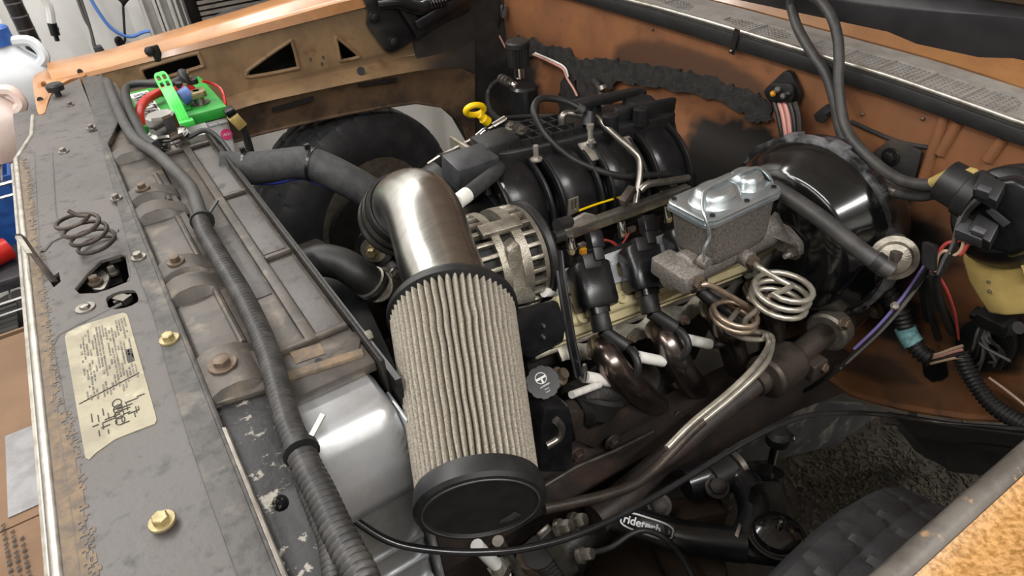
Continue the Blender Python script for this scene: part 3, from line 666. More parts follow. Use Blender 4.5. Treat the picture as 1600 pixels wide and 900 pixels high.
# ================================================================== radiator core support
def S(px, py, z=0.0): return Zp(px, py, z)
t = thing('core_support', 'grimy grey radiator core support panel with bolts and decal', 'panel', (-.08, .9, -.5))
latch_slot = [(117, 452), (138, 426), (158, 407), (190, 397), (198, 401), (204, 433), (200, 440), (170, 452), (150, 458), (124, 459)]
oval = [(191 + 24 * c * (1.0) + 4 * s_, 468 - 6 * c + 13 * s_) for c, s_ in [(max(-1, min(1, 1.25 * math.cos(a))), math.sin(a)) for a in [i * PI / 8 for i in range(16)]]]
lever_slot = [(76, 437), (92, 425), (95, 440), (84, 449)]
main = [(-.150, .2), (-.020, .2), (-.020, 1.30), (-.0175, 1.66)]
outl = [S(*p) for p in ((22, 246), (30, 236), (50, 214), (52, 182), (70, 178), (80, 150), (95, 136), (125, 122))] + [V((-.018, 1.74, 0)), V((-.018, .2, 0)), V((-.152, .2, 0))]
part('top_panel', MB().prism(outl, (0, 0, -.004), [[S(*p) for p in h] for h in (latch_slot, rpoly([V((x, y, 0)) for x, y in oval], .2) and oval, lever_slot)]), m['support'], t)
# long pressed lines
def crease(pts, r, z=-.001, mt='support'):
    part('crease', MB().tube([S(*p, z) for p in pts], r, 8), m[mt], t)
crease([(54, 240), (62, 390), (75, 540), (98, 700), (128, 905)], .0016)
crease([(84, 540), (96, 600), (115, 720), (150, 905)], .0014)
crease([(82, 240), (87, 330), (95, 375)], .002)
crease([(68, 395), (80, 380), (100, 371), (135, 371), (165, 366), (186, 362)], .0035)
crease([(117, 452), (138, 426), (158, 407), (190, 397), (198, 401), (204, 433), (200, 440)], .0016)
crease([(84, 540), (92, 525), (120, 510), (190, 475)], .002)
crease([(140, 150), (150, 190), (168, 260)], .002)
# grille face and its worn edge
part('grille_face', MB().box((-.162, .2, -.6), (-.154, 1.375, -.008)).box((-.162, 1.376, -.6), (-.1, 1.74, -.03)), m['support'], t)
part('edge_trim', MB().tube([(-.154, .2, -.001), (-.154, 1.36, -.001), (-.150, 1.375, -.001), S(50, 212, -.001), S(52, 182, -.001)], .0042, 10), m['chrome_dull'], t, label='pale worn trim along the front edge')
part('edge_trim', MB().tube([(-.163, .2, -.012), (-.163, 1.37, -.012)], .004, 8), m['chrome_dull'], t)
ov = MB(); st_ = .0022
for iy in range(500):
    for ix in range(16):
        x, y = -.1495 + ix * st_, .25 + iy * st_
        edge = .010 + .010 * noise.noise(V((y * 7, 1, 0))) + (.008 if y < .62 else .0)
        if (x + .1495) < edge + .011 * noise.noise(V((x * 420, y * 420, 2))) + .006 * noise.noise(V((x * 130, y * 130, 5))):
            ov.add([(x, y, .0005), (x + st_, y, .0005), (x + st_, y + st_, .0005), (x, y + st_, .0005)], [(0, 1, 2, 3)])
part('overspray', ov, m['overspray'], t, label='tan overspray along the front edge', kind='stuff')
# raised strip beside the seam
st = [(125, 120), (156, 117), (168, 150)]
strip = [S(*p, .004) for p in ((127, 121), (140, 160), (160, 230), (188, 338), (205, 400), (238, 490), (262, 580), (292, 680), (330, 790), (372, 905))] + [V((-.0165, .2, .004))] + [V((-.0165, 1.30, .004)), S(185, 190, .004), S(157, 117, .004)]
part('seam_strip', MB().prism(strip, (0, 0, -.005)), m['support_strip'], t, bev=.0012)
part('seam_lip', MB().tube([(-.0165, .2, .004), (-.0165, 1.3, .004), S(185, 190, .004), S(157, 117, .004)], .0028, 8), m['support_strip'], t)
# bolts
for i, (px, py, r, z) in enumerate(((100, 238, .0075, 0), (182, 311, .0075, .004), (217, 403, .008, .004), (265, 531, .009, .004), (254, 816, .009, .004), (143, 201, .007, .004), (110, 165, .007, .0))):
    part('bolt', MB().hexbolt(S(px, py, z), (0, 0, 1), r * .72, .008, 1.6), m['brass'] if i in (3, 4) else m['steel'], t, label='yellow zinc hex bolt' if i in (3, 4) else None)
part('rivet', MB().lathe(S(134, 482, 0), (0, 0, 1), [(0, .011), (.002, .0105), (.002, .006), (.005, .005), (.006, .002)], 18), m['steel'], t)
t2 = part('bumper', MB().lathe(S(92, 150, .0), (0, 0, 1), [(0, .006), (.012, .006), (.012, .016), (.022, .017), (.026, .014)], 20), m['rubber'], t, label='round rubber hood bumper')
# bar right of the seam, with bent tabs
part('upper_bar', MB().prism([V((-.0165, .505, -.004)), V((.045, .505, -.004)), V((.045, 1.30, -.004)), S(182, 130, -.004), S(158, 118, -.004), S(186, 190, -.004), V((-.0165, 1.3, -.004))], (0, 0, -.02)), m['radplate'], t, bev=.002)
tabs = ((203, 238), (228, 301), (243, 327), (285, 415), (305, 442), (352, 578))
prof = [(-.016, .0), (-.014, .008), (-.004, .013), (.012, .014), (.026, .010), (.036, .003), (.047, .0)]
def tab_mesh(hy):
    a = [V((x, -hy, z)) for x, z in prof] ; b = [V((x, hy, z)) for x, z in prof]
    mb = MB().sheet([a, b], .004, (0, 0, -1))
    mb.sheet([[V((x, hy, z - .0005)) for x, z in prof], [V((x, hy + .005, z * .15 - .003)) for x, z in prof]])
    mb.sheet([[V((x, -hy - .006, z * .1 - .003)) for x, z in prof], [V((x, -hy, z - .0005)) for x, z in prof]])
    return mb
for i, (px, py) in enumerate(tabs):
    q = S(px, py, .004); hy = .018 if i < 5 else .034
    mb = MB(); base = tab_mesh(hy); mb.add([p + V((0, q.y, -.003)) for p in base.v], base.f)
    tb = part('tab', mb, m['radplate'], t, bev=.0)
    if i in (1, 3, 5): part('bolt', MB().hexbolt(V((.006, q.y, .011)), (0, 0, 1), .0065 if i < 5 else .009, .009, 1.6), m['rustbolt'], tb)
for a, b in ((1.13, 1.02), (.96, .83), (.77, .62)): part('crease', MB().tube([V((.032, a, -.003)), V((.033, b, -.003))], .004, 8), m['radplate'], t)
# scraped black bar at the near end
hole = S(438, 785, -.004)
bar = [S(*p, -.004) for p in ((330, 634), (418, 606), (432, 640), (480, 745), (548, 905))] + [V((.03, .2, -.004)), V((-.014, .2, -.004))]
part('lower_bar', MB().prism(bar, (0, 0, -.045), [[hole + V((.006 * math.cos(i * PI / 6), .0085 * math.sin(i * PI / 6), 0)) for i in range(12)]]), m['support_scr'], t, label='black bar with scraped paint', bev=.002)
part('bar_edge', MB().tube([(-.0155, .2, .003), (-.0155, .5, .003)], .0035, 8), m['chrome_dull'], t)
part('corner_gusset', MB().prism([S(*p, .001) for p in ((318, 588), (335, 570), (395, 545), (420, 560), (422, 606), (332, 632))], (0, 0, -.01)), m['radplate'], t, bev=.003)
part('fin_pack', MB().sheet([[S(418, 612, -.03), S(446, 612, -.03)], [S(470, 720, -.03), S(490, 715, -.03)], [S(540, 850, -.03), S(560, 845, -.03)]], .05, (0, 0, -1)), m['grime'], t)
for i in range(5):
    k = i / 4; part('fin', MB().tube([S(418 + 22 * k, 612, -.027), S(472 + 14 * k, 722, -.027)], .0012, 5), m['fins'], t)
# service decal: faded print on yellowed paper
dq = [(101, 527), (104, 520), (128, 508), (192, 488), (199, 491), (245, 655), (242, 662), (215, 672), (180, 686), (150, 707), (139, 718), (133, 715)]
D0 = S(118, 515, .0012)
dec = part('decal', MB().prism(rpoly([S(*p, .0008) for p in dq], .12), (0, 0, -.0007)), m['sticker'], t, label='yellowed service decal with faded print')
du = (S(238, 660, 0) - S(197, 492, 0)).normalized(); dv = (S(195, 489, 0) - S(128, 509, 0)); dv = (dv - du * dv.dot(du)).normalized()
lo_ = S(110, 522, .0012)
lines = MB(); wdt = (S(197, 491, 0) - S(104, 522, 0)).dot(dv)
for i in range(17):
    s0 = .008 + (wdt - .012) * i / 17
    a = .004 - .0 * i; seg = a
    while seg < .125:
        L_ = random.uniform(.003, .012)
        if random.random() < (.75 if i % 4 else .5): lines.pbox(lo_ + dv * s0 + du * (seg + L_ / 2), du * L_ / 2, dv * random.choice((.0006, .0008)), V((0, 0, .0002)))
        seg += L_ + random.uniform(.0008, .003)
part('print', lines, m['ink'], dec, kind='stuff')
logo = S(203, 555, .0012); part('print_block', MB().pbox(logo, du * .012, dv * .003, V((0, 0, .0002))), m['inkd'], dec)
dia = MB(); dc = S(200, 640, .0012) - dv * .004
for k in range(26):
    a = dc + du * random.uniform(-.022, .018) + dv * random.uniform(-.028, .016); q2 = a + (du if random.random() < .5 else dv) * random.uniform(.004, .014)
    dia.tube([a, q2], .0005, 4)
for k in range(4): dia.tube([dc + du * (.006 * math.cos(a) + k * .009 - .016) + dv * (.004 * math.sin(a) - .004) for a in [i * PI / 5 for i in range(10)]], .0005, 4, closed=True)
part('diagram', dia, m['inkd'], dec, kind='stuff')
part('rule', MB().tube([lo_ + du * .128 + dv * .0, lo_ + du * .115 + dv * wdt * .92], .0005, 4), m['inkd'], dec)
# black slab added to stand for the shade in the well below the openings
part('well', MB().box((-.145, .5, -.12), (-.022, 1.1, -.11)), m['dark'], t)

# hood latch: mechanism, spring, lever
t = thing('hood_latch', 'hood latch with a coil spring standing on the core support', 'latch', S(160, 430, 0))
b0, b1 = S(158, 386, .002), S(110, 336, .066)
hel = []
ax = (b1 - b0); fa, fb, fz_ = frame_of(ax.lerp(V((0, 0, ax.length)), .92).normalized(), (1, 0, 0))
for i in range(4 * 20 - 3):
    k = i / 80; a = 2 * PI * i / 20 + 2.2
    hel.append(b0 + ax * k + (fa * math.cos(a) + fb * math.sin(a)) * (.0245 - .003 * k))
hel += [hel[-1].lerp(b1, .6), b1 + V((0, 0, .006))]
part('spring', MB().tube(hel, .0026, 8), m['shaft'], t, label='open coil spring')
part('plate', MB().box(S(150, 440, -.03) - V((.03, .025, .002)), S(150, 440, -.03) + V((.03, .025, .002))), m['grime'], t, bev=.001)
part('hook', MB().prism(rpoly([S(*p, -.012) for p in ((142, 452), (150, 430), (160, 420), (172, 432), (163, 452))], .25), (0, 0, -.006)), m['steel'], t, bev=.001)
part('pivot', MB().hexbolt(S(150, 442, -.011), (0, 0, 1), .006, .010), m['rustbolt'], t)
part('pivot', MB().hexbolt(S(178, 428, -.02), (0, 0, 1), .005, .012), m['steel'], t)
part('striker', MB().bar(S(183, 466, -.02), S(200, 470, -.02), .012, .008), m['steel'], t)
part('striker', MB().bar(S(178, 474, -.02), S(206, 462, -.02), .004, .004), m['steel'], t)
lv = [S(86, 441, -.002), S(60, 408, .012), S(35, 372, .028), S(28, 366, .032)]
part('release_lever', MB().rail([lv[0], lv[1], lv[2], lv[3]], .008, .0025, (.6, .2, 1)), m['shaft'], t, bev=.0006, label='flat pointed release lever')
part('lever_tip', MB().bar(S(28, 370, .0335), S(46, 397, .0225), .006, .003, (.6, .2, 1)), m['chrome_dull'], t)

# ================================================================== radiator
t = thing('radiator', 'radiator with ribbed top shroud and bright aluminium side tank', 'radiator', (.09, .85, -.6))
ZR = -.010
part('top_shroud', MB().prism([V((.046, .515, ZR)), V((.136, .515, ZR)), V((.137, 1.27, ZR)), V((.046, 1.29, ZR))], (0, 0, -.012)), m['radplate'], t, bev=.002)
part('rib', MB().box((.088, .58, ZR), (.1, 1.24, ZR + .008)), m['radplate'], t, bev=.002)
for y, xa, xb in ((1.215, .05, .133), (.985, .1005, .133), (.775, .1005, .134), (.585, .05, .134)):
    part('rib', MB().box((xa, y - .004, ZR), (xb, y + .004, ZR + .007)), m['radplate'], t, bev=.002)
for xa, xb, ya, yb in ((.102, .131, .79, .975), (.102, .131, .995, 1.2), (.102, .131, .595, .765), (.055, .086, .70, .9)):
    part('pan', MB().box((xa, ya, ZR), (xb, yb, ZR + .0015)), m['support'], t, bev=.0008)
part('rear_lip', MB().box((.1365, .5, -.05), (.141, 1.27, .001)), m['grime'], t, bev=.001)
part('rear_shroud', MB().box((.141, .48, -.62), (.147, 1.30, -.012)), m['plastic'], t)
part('end_plate', MB().prism([S(*p, ZR + .002) for p in ((432, 592), (560, 552), (566, 520), (540, 515), (428, 560))], (0, 0, -.012)), m['radplate'], t, bev=.002)
part('end_lip', MB().bar(S(440, 598, ZR - .004), S(570, 556, ZR - .004), .012, .016), m['overspray'], t, bev=.003, label='dusty yellowed end lip')
part('patch', MB().prism([S(*p, ZR + .003) for p in ((452, 550), (500, 536), (508, 552), (462, 568))], (0, 0, -.001)), m['overspray'], t)
part('hole', MB().cyl(S(498, 565, ZR + .0025), S(498, 565, ZR + .003), .004, 12), m['dark'], t)
part('bolt', MB().hexbolt(V((.139, .56, -.012)), (1, 0, 0), .006, .012), m['steel'], t)
# near side tank
secs = []
for z, g, yo in ((-.022, .80, .020), (-.03, .92, .008), (-.045, .97, .002), (-.075, 1, -.012), (-.10, 1.02, -.022), (-.115, 1.02, -.020), (-.124, .98, -.006), (-.135, .97, -.004), (-.165, .97, -.004), (-.19, .97, -.002), (-.195, .94, .012), (-.6, .94, .012)):
    secs.append([V((.082 + x * .105 * g, .488 + yo + (y * .07), z)) for x, y in rrect(1, 1, .22, 4)])
tk = part('side_tank', MB().loft(secs), m['alu'], t, ang=50, label='bright aluminium side tank')
for i, z in enumerate((-.235, -.275, -.32, -.37, -.43)):
    part('tank_rib', MB().pbox(V((.082, .468, z)), V((.046, 0, 0)), V((0, .006, 0)), V((0, .0, .004))), m['alu'], tk, bev=.002)
part('tank_flange', MB().box((.134, .452, -.6), (.1375, .50, -.04)), m['alu'], tk, bev=.001)
part('core', MB().box((.04, .53, -.6), (.125, 1.25, -.024)), m['grime'], t)
secs = [[V((.09 + x * .1, 1.29 + y * .07, z)) for x, y in rrect(1, 1, .25, 3)] for z in (-.6, -.03, -.02)]
part('side_tank', MB().loft(secs), m['alu'], t)
# filler cap
c = S(266, 222, 0.0)
part('filler_neck', MB().lathe(c + V((0, 0, -.01)), (0, 0, 1), [(0, .030), (.014, .030), (.018, .034), (.022, .034)], 28), m['chrome'], t, label='chrome filler neck')
cp_ = part('filler_cap', MB().lathe(c + V((0, 0, .013)), (0, 0, 1), [(0, .031), (.006, .032), (.008, .024), (.034, .0235), (.038, .021)], 8), m['chrome'], t, label='faceted chrome pressure cap', ang=20)
part('overflow', MB().tube(cr([c + V((.03, 0, .0)), c + V((.06, .0, .004)), c + V((.075, -.03, -.01)), c + V((.08, -.08, -.03))], 5), .005, 8), m['rubber'], t)

# ================================================================== battery
BX0, BX1, BY0, BY1, BZ = .053, .214, 1.45, 1.70, -.03
t = thing('battery', 'green topped white battery with a bright green carry handle', 'battery', (.13, 1.57, -.25))
def bt(z): return z
part('case', MB().loft([[V(((BX0 + BX1) / 2 + x * (BX1 - BX0 - .01 - k), (BY0 + BY1) / 2 + y * (BY1 - BY0 - .01 - k), z)) for x, y in rrect(1, 1, .05, 3)] for z, k in ((-.25, .012), (-.055, .0))]), m['case'], t)
part('lid', MB().box((BX0, BY0, BZ - .022), (BX1, BY1, BZ)), m['green'], t, bev=.003)
part('side_band', MB().box((BX0 + .003, BY0 - .0005, BZ - .036), (BX1 - .05, BY0 + .004, BZ - .0225)), m['whitep'], t)
part('side_print', MB().prism(rpoly([V((x, BY0 + .003, z)) for x, z in ((BX0 + .06, -.068), (BX0 + .1, -.068), (BX0 + .115, -.10), (BX0 + .115, -.14), (BX0 + .06, -.14))], .3), (0, .002, 0)), m['green'], t)
part('round_sticker', MB().cyl(V((BX1 - .018, BY0 + .0045, -.088)), V((BX1 - .018, BY0 + .003, -.088)), .0115, 24), m['pink'], t, label='magenta round date sticker')
text('date_print', '10/21', .008, (BX1 - .018, BY0 + .0025, -.088), (1, 0, 0), (0, 0, 1), m['whitep'], t, .0003)
for i in range(3): part('grip_rib', MB().box((BX1 - .066 + i * .02, BY0 + .0005, -.064), (BX1 - .048 + i * .02, BY0 + .006, -.058)), m['case'], t, bev=.001)
stp = part('lid_stripe', MB().box((BX0 + .008, BY0 + .012, BZ), (BX0 + .045, BY1 - .02, BZ + .0008)), m['whitep'], t, label='white lettered stripe')
text('lid_lettering', 'INTERSTATE', .042, ((2 * BX0 + .053) / 2, (BY0 + BY1) / 2, BZ + .0009), (0, -1, 0), (1, 0, 0), m['dark'], stp, .0004, squash=.80)
for i in range(2):
    part('vent_cap', MB().lathe(V((BX0 + .082, BY0 + .06 + i * .11, BZ)), (0, 0, 1), [(0, .02), (.004, .02), (.006, .018)], 20), m['green'], t)
part('vent_ridge', MB().box((BX0 + .068, BY0 + .03, BZ), (BX0 + .098, BY1 - .03, BZ + .005)), m['green'], t, bev=.002)
# handle: strap standing up from the near edge of the lid
hb, ht = Zp(287, 190, BZ + .002), Yp(250, 116, 1.53)
ribs_ = [hb, hb.lerp(ht, .35) + V((0, 0, .006)), hb.lerp(ht, .7) + V((0, 0, .006))]
hx = (ht - hb).normalized(); hside = V((1, .15, .2)); hside = (hside - hx * hside.dot(hx)).normalized(); hnrm = hx.cross(hside)
hr = part('handle', MB().rail(cr([hb, hb.lerp(ht, .35) + V((0, 0, .004)), hb.lerp(ht, .72)], 5), .024, .004, hnrm), m['greenb'], t, label='bright green carry strap', bev=.001)
hc = hb.lerp(ht, .86)
outer = [hc + hside * x * .026 + hx * y * .050 for x, y in rrect(1, 1, .3)]
hls = [[hc + hside * (x * .007 + sx * .0055) + hx * (y * .014 + sy * .0095) for x, y in rrect(1, 1, .25)] for sx in (-1, 1) for sy in (-1, 1)]
part('handle_end', MB().prism(outer, hnrm * .004, hls), m['greenb'], t, bev=.0005)
part('handle_foot', MB().pbox(hb + V((0, 0, -.004)), V((.018, 0, 0)), V((0, .01, 0)), V((0, 0, .006))), m['greenb'], t, bev=.002)
for k in range(3): part('handle_rib', MB().tube([hb.lerp(ht, .03) + hside * (k - 1) * .006 + hnrm * .002 * (1 if hnrm.z > 0 else -1), hb.lerp(ht, .3) + hside * (k - 1) * .006 + hnrm * .002 * (1 if hnrm.z > 0 else -1) + V((0, 0, .003))], .0015, 6), m['greenb'], t)
tp = Zp(313, 162, BZ)
part('terminal', MB().lathe(tp, (0, 0, 1), [(0, .020), (.003, .020), (.0035, .011), (.026, .0095), (.028, .007)], 20), m['steel'], t, label='grey lead terminal post')
part('clamp', MB().prism([tp + V((x, y, .016)) for x, y in rrect(.034, .034, .008)], (0, 0, .012)), m['brass'], t, bev=.001)
part('clamp_bolt', MB().hexbolt(tp + V((-.012, .02, .03)), (0, 0, 1), .006, .012), m['brass'], t)
part('clamp', MB().prism([tp + V((x - .006, y + .055, .028)) for x, y in rrect(.045, .03, .008)], (0, 0, .01)), m['plasticm'], t, bev=.001)
part('clamp_bolt', MB().hexbolt(tp + V((-.0, .06, .038)), (0, 0, 1), .006, .012), m['brass'], t)
# cables
zt = BZ + .03
t = thing('battery_cable', 'black battery cable running off the terminal along the core support', 'cable', Zp(225, 210, 0))
part('lug', MB().tube(cr([Zp(284, 112, zt + .03), Zp(288, 122, zt + .02), Zp(296, 132, zt + .005)], 4), .009, 10), m['rubber'], t)
part('cable', MB().tube(cr([Zp(286, 122, zt + .01), Zp(268, 131, zt), Zp(240, 131, zt), Zp(215, 131, zt), Zp(199, 137, zt - .005), Zp(196, 148, .01), Zp(203, 172, .01), Zp(215, 196, .012), Zp(226, 216, .012), Zp(244, 228, .012)], 6), .0085, 12), m['rubber'], t)
t = thing('red_battery_cable', 'thick red battery cable with blue tape across the battery top', 'cable', Zp(230, 160, 0))
part('cable', MB().tube(cr([Zp(300, 140, BZ + .028), Zp(275, 138, BZ + .02), Zp(250, 144, BZ + .02), Zp(230, 155, BZ + .02), Zp(220, 168, BZ + .02), Zp(218, 182, BZ + .012), Zp(222, 198, BZ - .004)], 6), .009, 12), m['red'], t)
part('tape', MB().tube([Zp(294, 141, BZ + .026) + V((0, -.02, 0)), Zp(280, 150, BZ + .02) + V((0, -.02, 0))], .016, 12), m['bluetape'], t, label='blue tape wrap')
solo('red_wire', MB().tube(cr([Zp(316, 127, zt + .01), Zp(330, 130, zt), Zp(344, 138, zt - .01), Zp(350, 150, zt - .02), Zp(353, 168, BZ - .01), Zp(358, 180, BZ - .06)], 6), .003, 6), m['red'], 'thin red wire curving off the battery terminal', 'wire')
t = thing('battery_connector', 'pale wiring connector hanging beside the battery', 'connector', Yp(370, 190, 1.42))
part('body', MB().bar(Yp(362, 180, 1.42), Yp(378, 197, 1.42), .028, .022), m['amberp'], t, bev=.003)
part('boot', MB().bar(Yp(356, 170, 1.42), Yp(362, 179, 1.42), .022, .02), m['plastic'], t, bev=.002)
part('wires', MB().tube(cr([Yp(378, 197, 1.42), Yp(385, 215, 1.42), Yp(392, 240, 1.42), Yp(400, 280, 1.42)], 4), .008, 8), m['rubber'], t)

# ================================================================== wiring loom over the support
def corr(path, r, pitch, n=12):
    P = cr(path, 24); L_ = [0]
    for a, b in zip(P, P[1:]): L_.append(L_[-1] + (b - a).length)
    N = int(L_[-1] / (pitch / 4)); out = []; j = 0
    for i in range(N + 1):
        s_ = L_[-1] * i / N
        while j < len(P) - 2 and L_[j + 1] < s_: j += 1
        k = (s_ - L_[j]) / max(1e-9, L_[j + 1] - L_[j]); out.append(P[j].lerp(P[j + 1], k))
    rr = [r * (1.0 if (i % 4) in (0, 1) else .80) for i in range(N + 1)]
    return MB().tube(out, rr, n)
t = thing('wiring_loom', 'long corrugated wiring loom tied along the core support', 'loom', Zp(400, 500, 0))
w1 = [S(168, 128, .004), S(180, 160, .008), S(196, 195, .01), S(214, 220, .01), S(244, 240, .012), S(275, 268, .014), S(298, 294, .014), S(310, 325, .014), S(316, 350, .014)]
part('taped_section', MB().tube(cr(w1, 8), (.0095), 12), m['rubberg'], t, label='dusty taped section')
w2 = [S(313, 340, .014), S(320, 362, .014), S(345, 405, .014), S(375, 455, .014), S(400, 505, .012), S(420, 555, .012), S(436, 610, .012), S(452, 665, .012), S(470, 705, .012)]
part('corrugated_tube', corr(w2, .0118, .0062), m['loom'], t, ang=80)
w3 = [S(466, 698, .010), S(482, 735, .01), S(500, 770, .01), S(525, 825, .01), S(548, 870, .01), S(570, 915, .01), V((.022, .19, .006)), V((.02, .1, -.01))]
part('corrugated_tube', corr(w3, .0128, .0066), m['loom'], t, ang=80)
w4 = [S(455, 690, .006), S(468, 725, .002), S(482, 765, .0), S(500, 810, 0), S(515, 850, 0), V((.004, .25, 0)), V((.0, .12, -.01))]
part('corrugated_tube', corr(w4, .009, .005), m['loom'], t, ang=80)
for p, d in (((316, 345), (312, 325)), ((470, 705), (480, 730))):
    c = S(*p, .013); dd = S(*d, .013) - c
    part('zip_tie', MB().lathe(c - dd.normalized() * .003, dd, [(0, .0155), (.006, .0155)], 16), m['plasticm'], t)
    part('tie_tail', MB().bar(c + V((.012, .004, .006)), c + V((.028, .012, .016)), .005, .002), m['plasticm'] if p[0] < 400 else m['chrome_dull'], t)
part('clip', MB().bar(S(303, 345, .006), S(316, 352, .012), .012, .004), m['plasticm'], t)

# ================================================================== air intake
fb_, fe_ = Dp(706, 478, .785), Dp(752, 797, .610)          # filter base and tip centres
fax = (fe_ - fb_); FL = fax.length; fax.normalize()
p_end = fb_ - fax * .0
t = thing('intake_pipe', 'brushed stainless intake elbow clamped to the cone filter', 'pipe', Dp(690, 380, .85))
pax = (Dp(666, 345, .862) - fb_).normalized(); q4 = fb_ + pax * .136; edir = V((-.16, .68, -.70)).normalized(); q7 = q4 + pax * .052 + edir * .050
pp = [fb_ - fax * .002, fb_ - fax * .02 + pax * .012, fb_ + pax * .075, q4, q4 + pax * .030 + edir * .010, q4 + pax * .046 + edir * .028, q7, q7 + edir * .02]
pth = cr(pp, 8)
part('elbow', MB().tube(pth, .0495, 40, caps=False), m['stainless'], t, ang=80)
e1, e2 = q7 - edir * .004, q7 + edir * .040
part('coupler', MB().lathe(e1, e2 - e1, [(0, .0505), (.0, .054), (.05, .054), (.05, .0505)], 36, caps=False), m['rubber'], t, label='black silicone coupler')
part('clamp', MB().lathe(e1 + (e2 - e1).normalized() * .012, e2 - e1, [(0, .055), (.012, .055)], 36, caps=False), m['steel'], t)
part('clamp', MB().lathe(e1 + (e2 - e1).normalized() * .032, e2 - e1, [(0, .055), (.012, .055)], 36, caps=False), m['steel'], t)
part('clamp_screw', MB().cyl(e1 + V((.0, -.052, -.008)), e1 + V((.012, -.054, -.016)), .006, 10), m['chrome'], t)
part('bead', MB().lathe(fb_ - fax * .016, fax, [(0, .0500), (.003, .0525), (.008, .0525), (.011, .050)], 40, caps=False), m['steel'], t)
hx2 = cr([e2, e2 + edir * .04 + V((.02, 0, 0)), V((.36, .93, -.13)), V((.42, .98, -.12)), V((.462, .985, -.105))], 6)
part('throttle_hose', MB().tube(hx2, .046, 20), m['rubber'], t)

# cone filter
t = thing('cone_filter', 'large grey pleated cone air filter with black end cap', 'air filter', fb_.lerp(fe_, .5))
a_, b_, z_ = frame_of(fax, (0, 0, 1))
rb, re = .0725, .0575
NP = 54
def pleat(k, s):                                            # s: 0 at base, 1 at tip
    return rb + (re - rb) * s
rows = []
ND = NP * 8
for i in range(29):
    s = i / 28; ring_ = []
    for j in range(ND):
        ph = j / 8.0
        wob = .11 * noise.noise(V((ph * .35, s * 7, 0))) + .35 * math.exp(-((s - .30 - .03 * math.sin(ph * .5)) / .05) ** 2) * noise.noise(V((ph * .22, 4, 1)))
        an = 2 * PI * (ph + wob) / NP
        w = abs(((j % 8) / 8.0) * 2 - 1)
        dep = .0075 * (1 - (1 - w) ** 2.2) if 0 else .0125 * (w ** 2.2)
        r = pleat(j, s) - dep
        ring_.append(fb_ + fax * (.014 + (FL - .034) * s) + (a_ * math.cos(an) + b_ * math.sin(an)) * r)
    rows.append(ring_)
part('pleats', MB().loft(rows, caps=False), m['gauze'], t, ang=70, label='grey gauze pleats')
part('core', MB().lathe(fb_, fax, [(.005, .058), (FL - .02, .047)], 32), m['dark'], t)
part('base_flange', MB().lathe(fb_, fax, [(-.006, .054), (.0, .058), (.004, .072), (.010, .0755), (.018, .0755), (.020, .070)], 56), m['plasticm'], t, ang=30)
bc = part('clamp_band', MB().lathe(fb_, fax, [(-.010, .0515), (-.010, .0555), (.002, .0565), (.002, .0515)], 48, caps=False), m['stainless'], t, label='steel clamp band')
sp = Dp(765, 453, .76); part('clamp_screw', MB().cyl(sp + V((-.012, 0, -.002)), sp + V((.012, 0, .004)), .005, 12), m['chrome'], bc)
ec = part('end_cap', MB().lathe(fe_, fax, [(-.022, re * .97), (-.022, re + .002), (-.012, re + .004), (-.004, re + .004), (-.0005, re + .001), (.0, re - .005), (-.002, re - .0065), (-.002, .002)], 64), m['plasticm'], t, ang=30, label='black rubber end cap')
part('cap_ring', MB().tube([fe_ + (a_ * math.cos(i * PI / 32) + b_ * math.sin(i * PI / 32)) * (re - .004) for i in range(64)], .0010, 6, closed=True), m['rubberg'], ec)
part('scuff', MB().prism([fe_ - fax * .0015 + a_ * x + b_ * y for x, y in ((.03, -.018), (.036, -.026), (.026, -.034), (.014, -.036), (.016, -.03), (.024, -.024))], fax * .0004), m['rubberg'], ec)

# ================================================================== alternator
eu = V((1, -.05, -.075)).normalized()                       # crank axis direction (engine sits tail-down)
ac = Dp(716, 428, .958)
a_, b_, z_ = frame_of(eu, (0, 0, 1))
def ap(x, r, an): return ac + z_ * x + (a_ * math.cos(an) + b_ * math.sin(an)) * r
t = thing('alternator', 'cast aluminium alternator with slotted end housings', 'alternator', ac)
RA = .078
part('core', MB().lathe(ac, eu, [(-.004, .05), (.0, .064), (.105, .064)], 36), m['dark'], t)
part('stator', MB().lathe(ac, eu, [(.044, .070), (.066, .070)], 48), m['grime'], t, label='dark stator laminations')
part('front_housing', MB().lathe(ac, eu, [(.034, .064), (.034, RA), (.046, RA), (.047, .068)], 48, caps=False), m['castalu'], t)
part('front_nose', MB().lathe(ac, eu, [(-.004, .030), (-.004, RA - .014), (.004, RA - .006), (.006, RA - .010), (.006, .03)], 48, caps=False), m['castalu'], t)
part('rear_housing', MB().lathe(ac, eu, [(.064, .068), (.065, RA), (.080, RA), (.080, .064)], 48, caps=False), m['castalu'], t)
part('rear_ring', MB().lathe(ac, eu, [(.100, .064), (.100, RA - .002), (.108, RA - .004), (.110, .064)], 48, caps=False), m['castalu'], t)
for i in range(26):
    an = 2 * PI * i / 26
    dv_ = (a_ * math.cos(an) + b_ * math.sin(an)); tv = z_.cross(dv_)
    part('vent_bar', MB().loft([[ap(x, r0, an) + tv * .0032 * s1 + dv_ * d for s1, d in ((-1, 0), (1, 0), (1, .012), (-1, .012))] for x, r0 in ((-.001, RA - .020), (.006, RA - .013), (.014, RA - .0115), (.036, RA - .0125))]), m['castalu'], t, bev=.0012)
    part('vent_bar', MB().pbox(ap(.09, RA - .0065, an), tv * .0030, dv_ * .006, z_ * .011), m['castalu'], t, bev=.001)
part('rear_cover', MB().lathe(ac, eu, [(.108, .070), (.111, .078), (.119, .079), (.127, .070), (.131, .05), (.132, .002)], 40), m['plasticm'], t, label='black plastic rear cover')
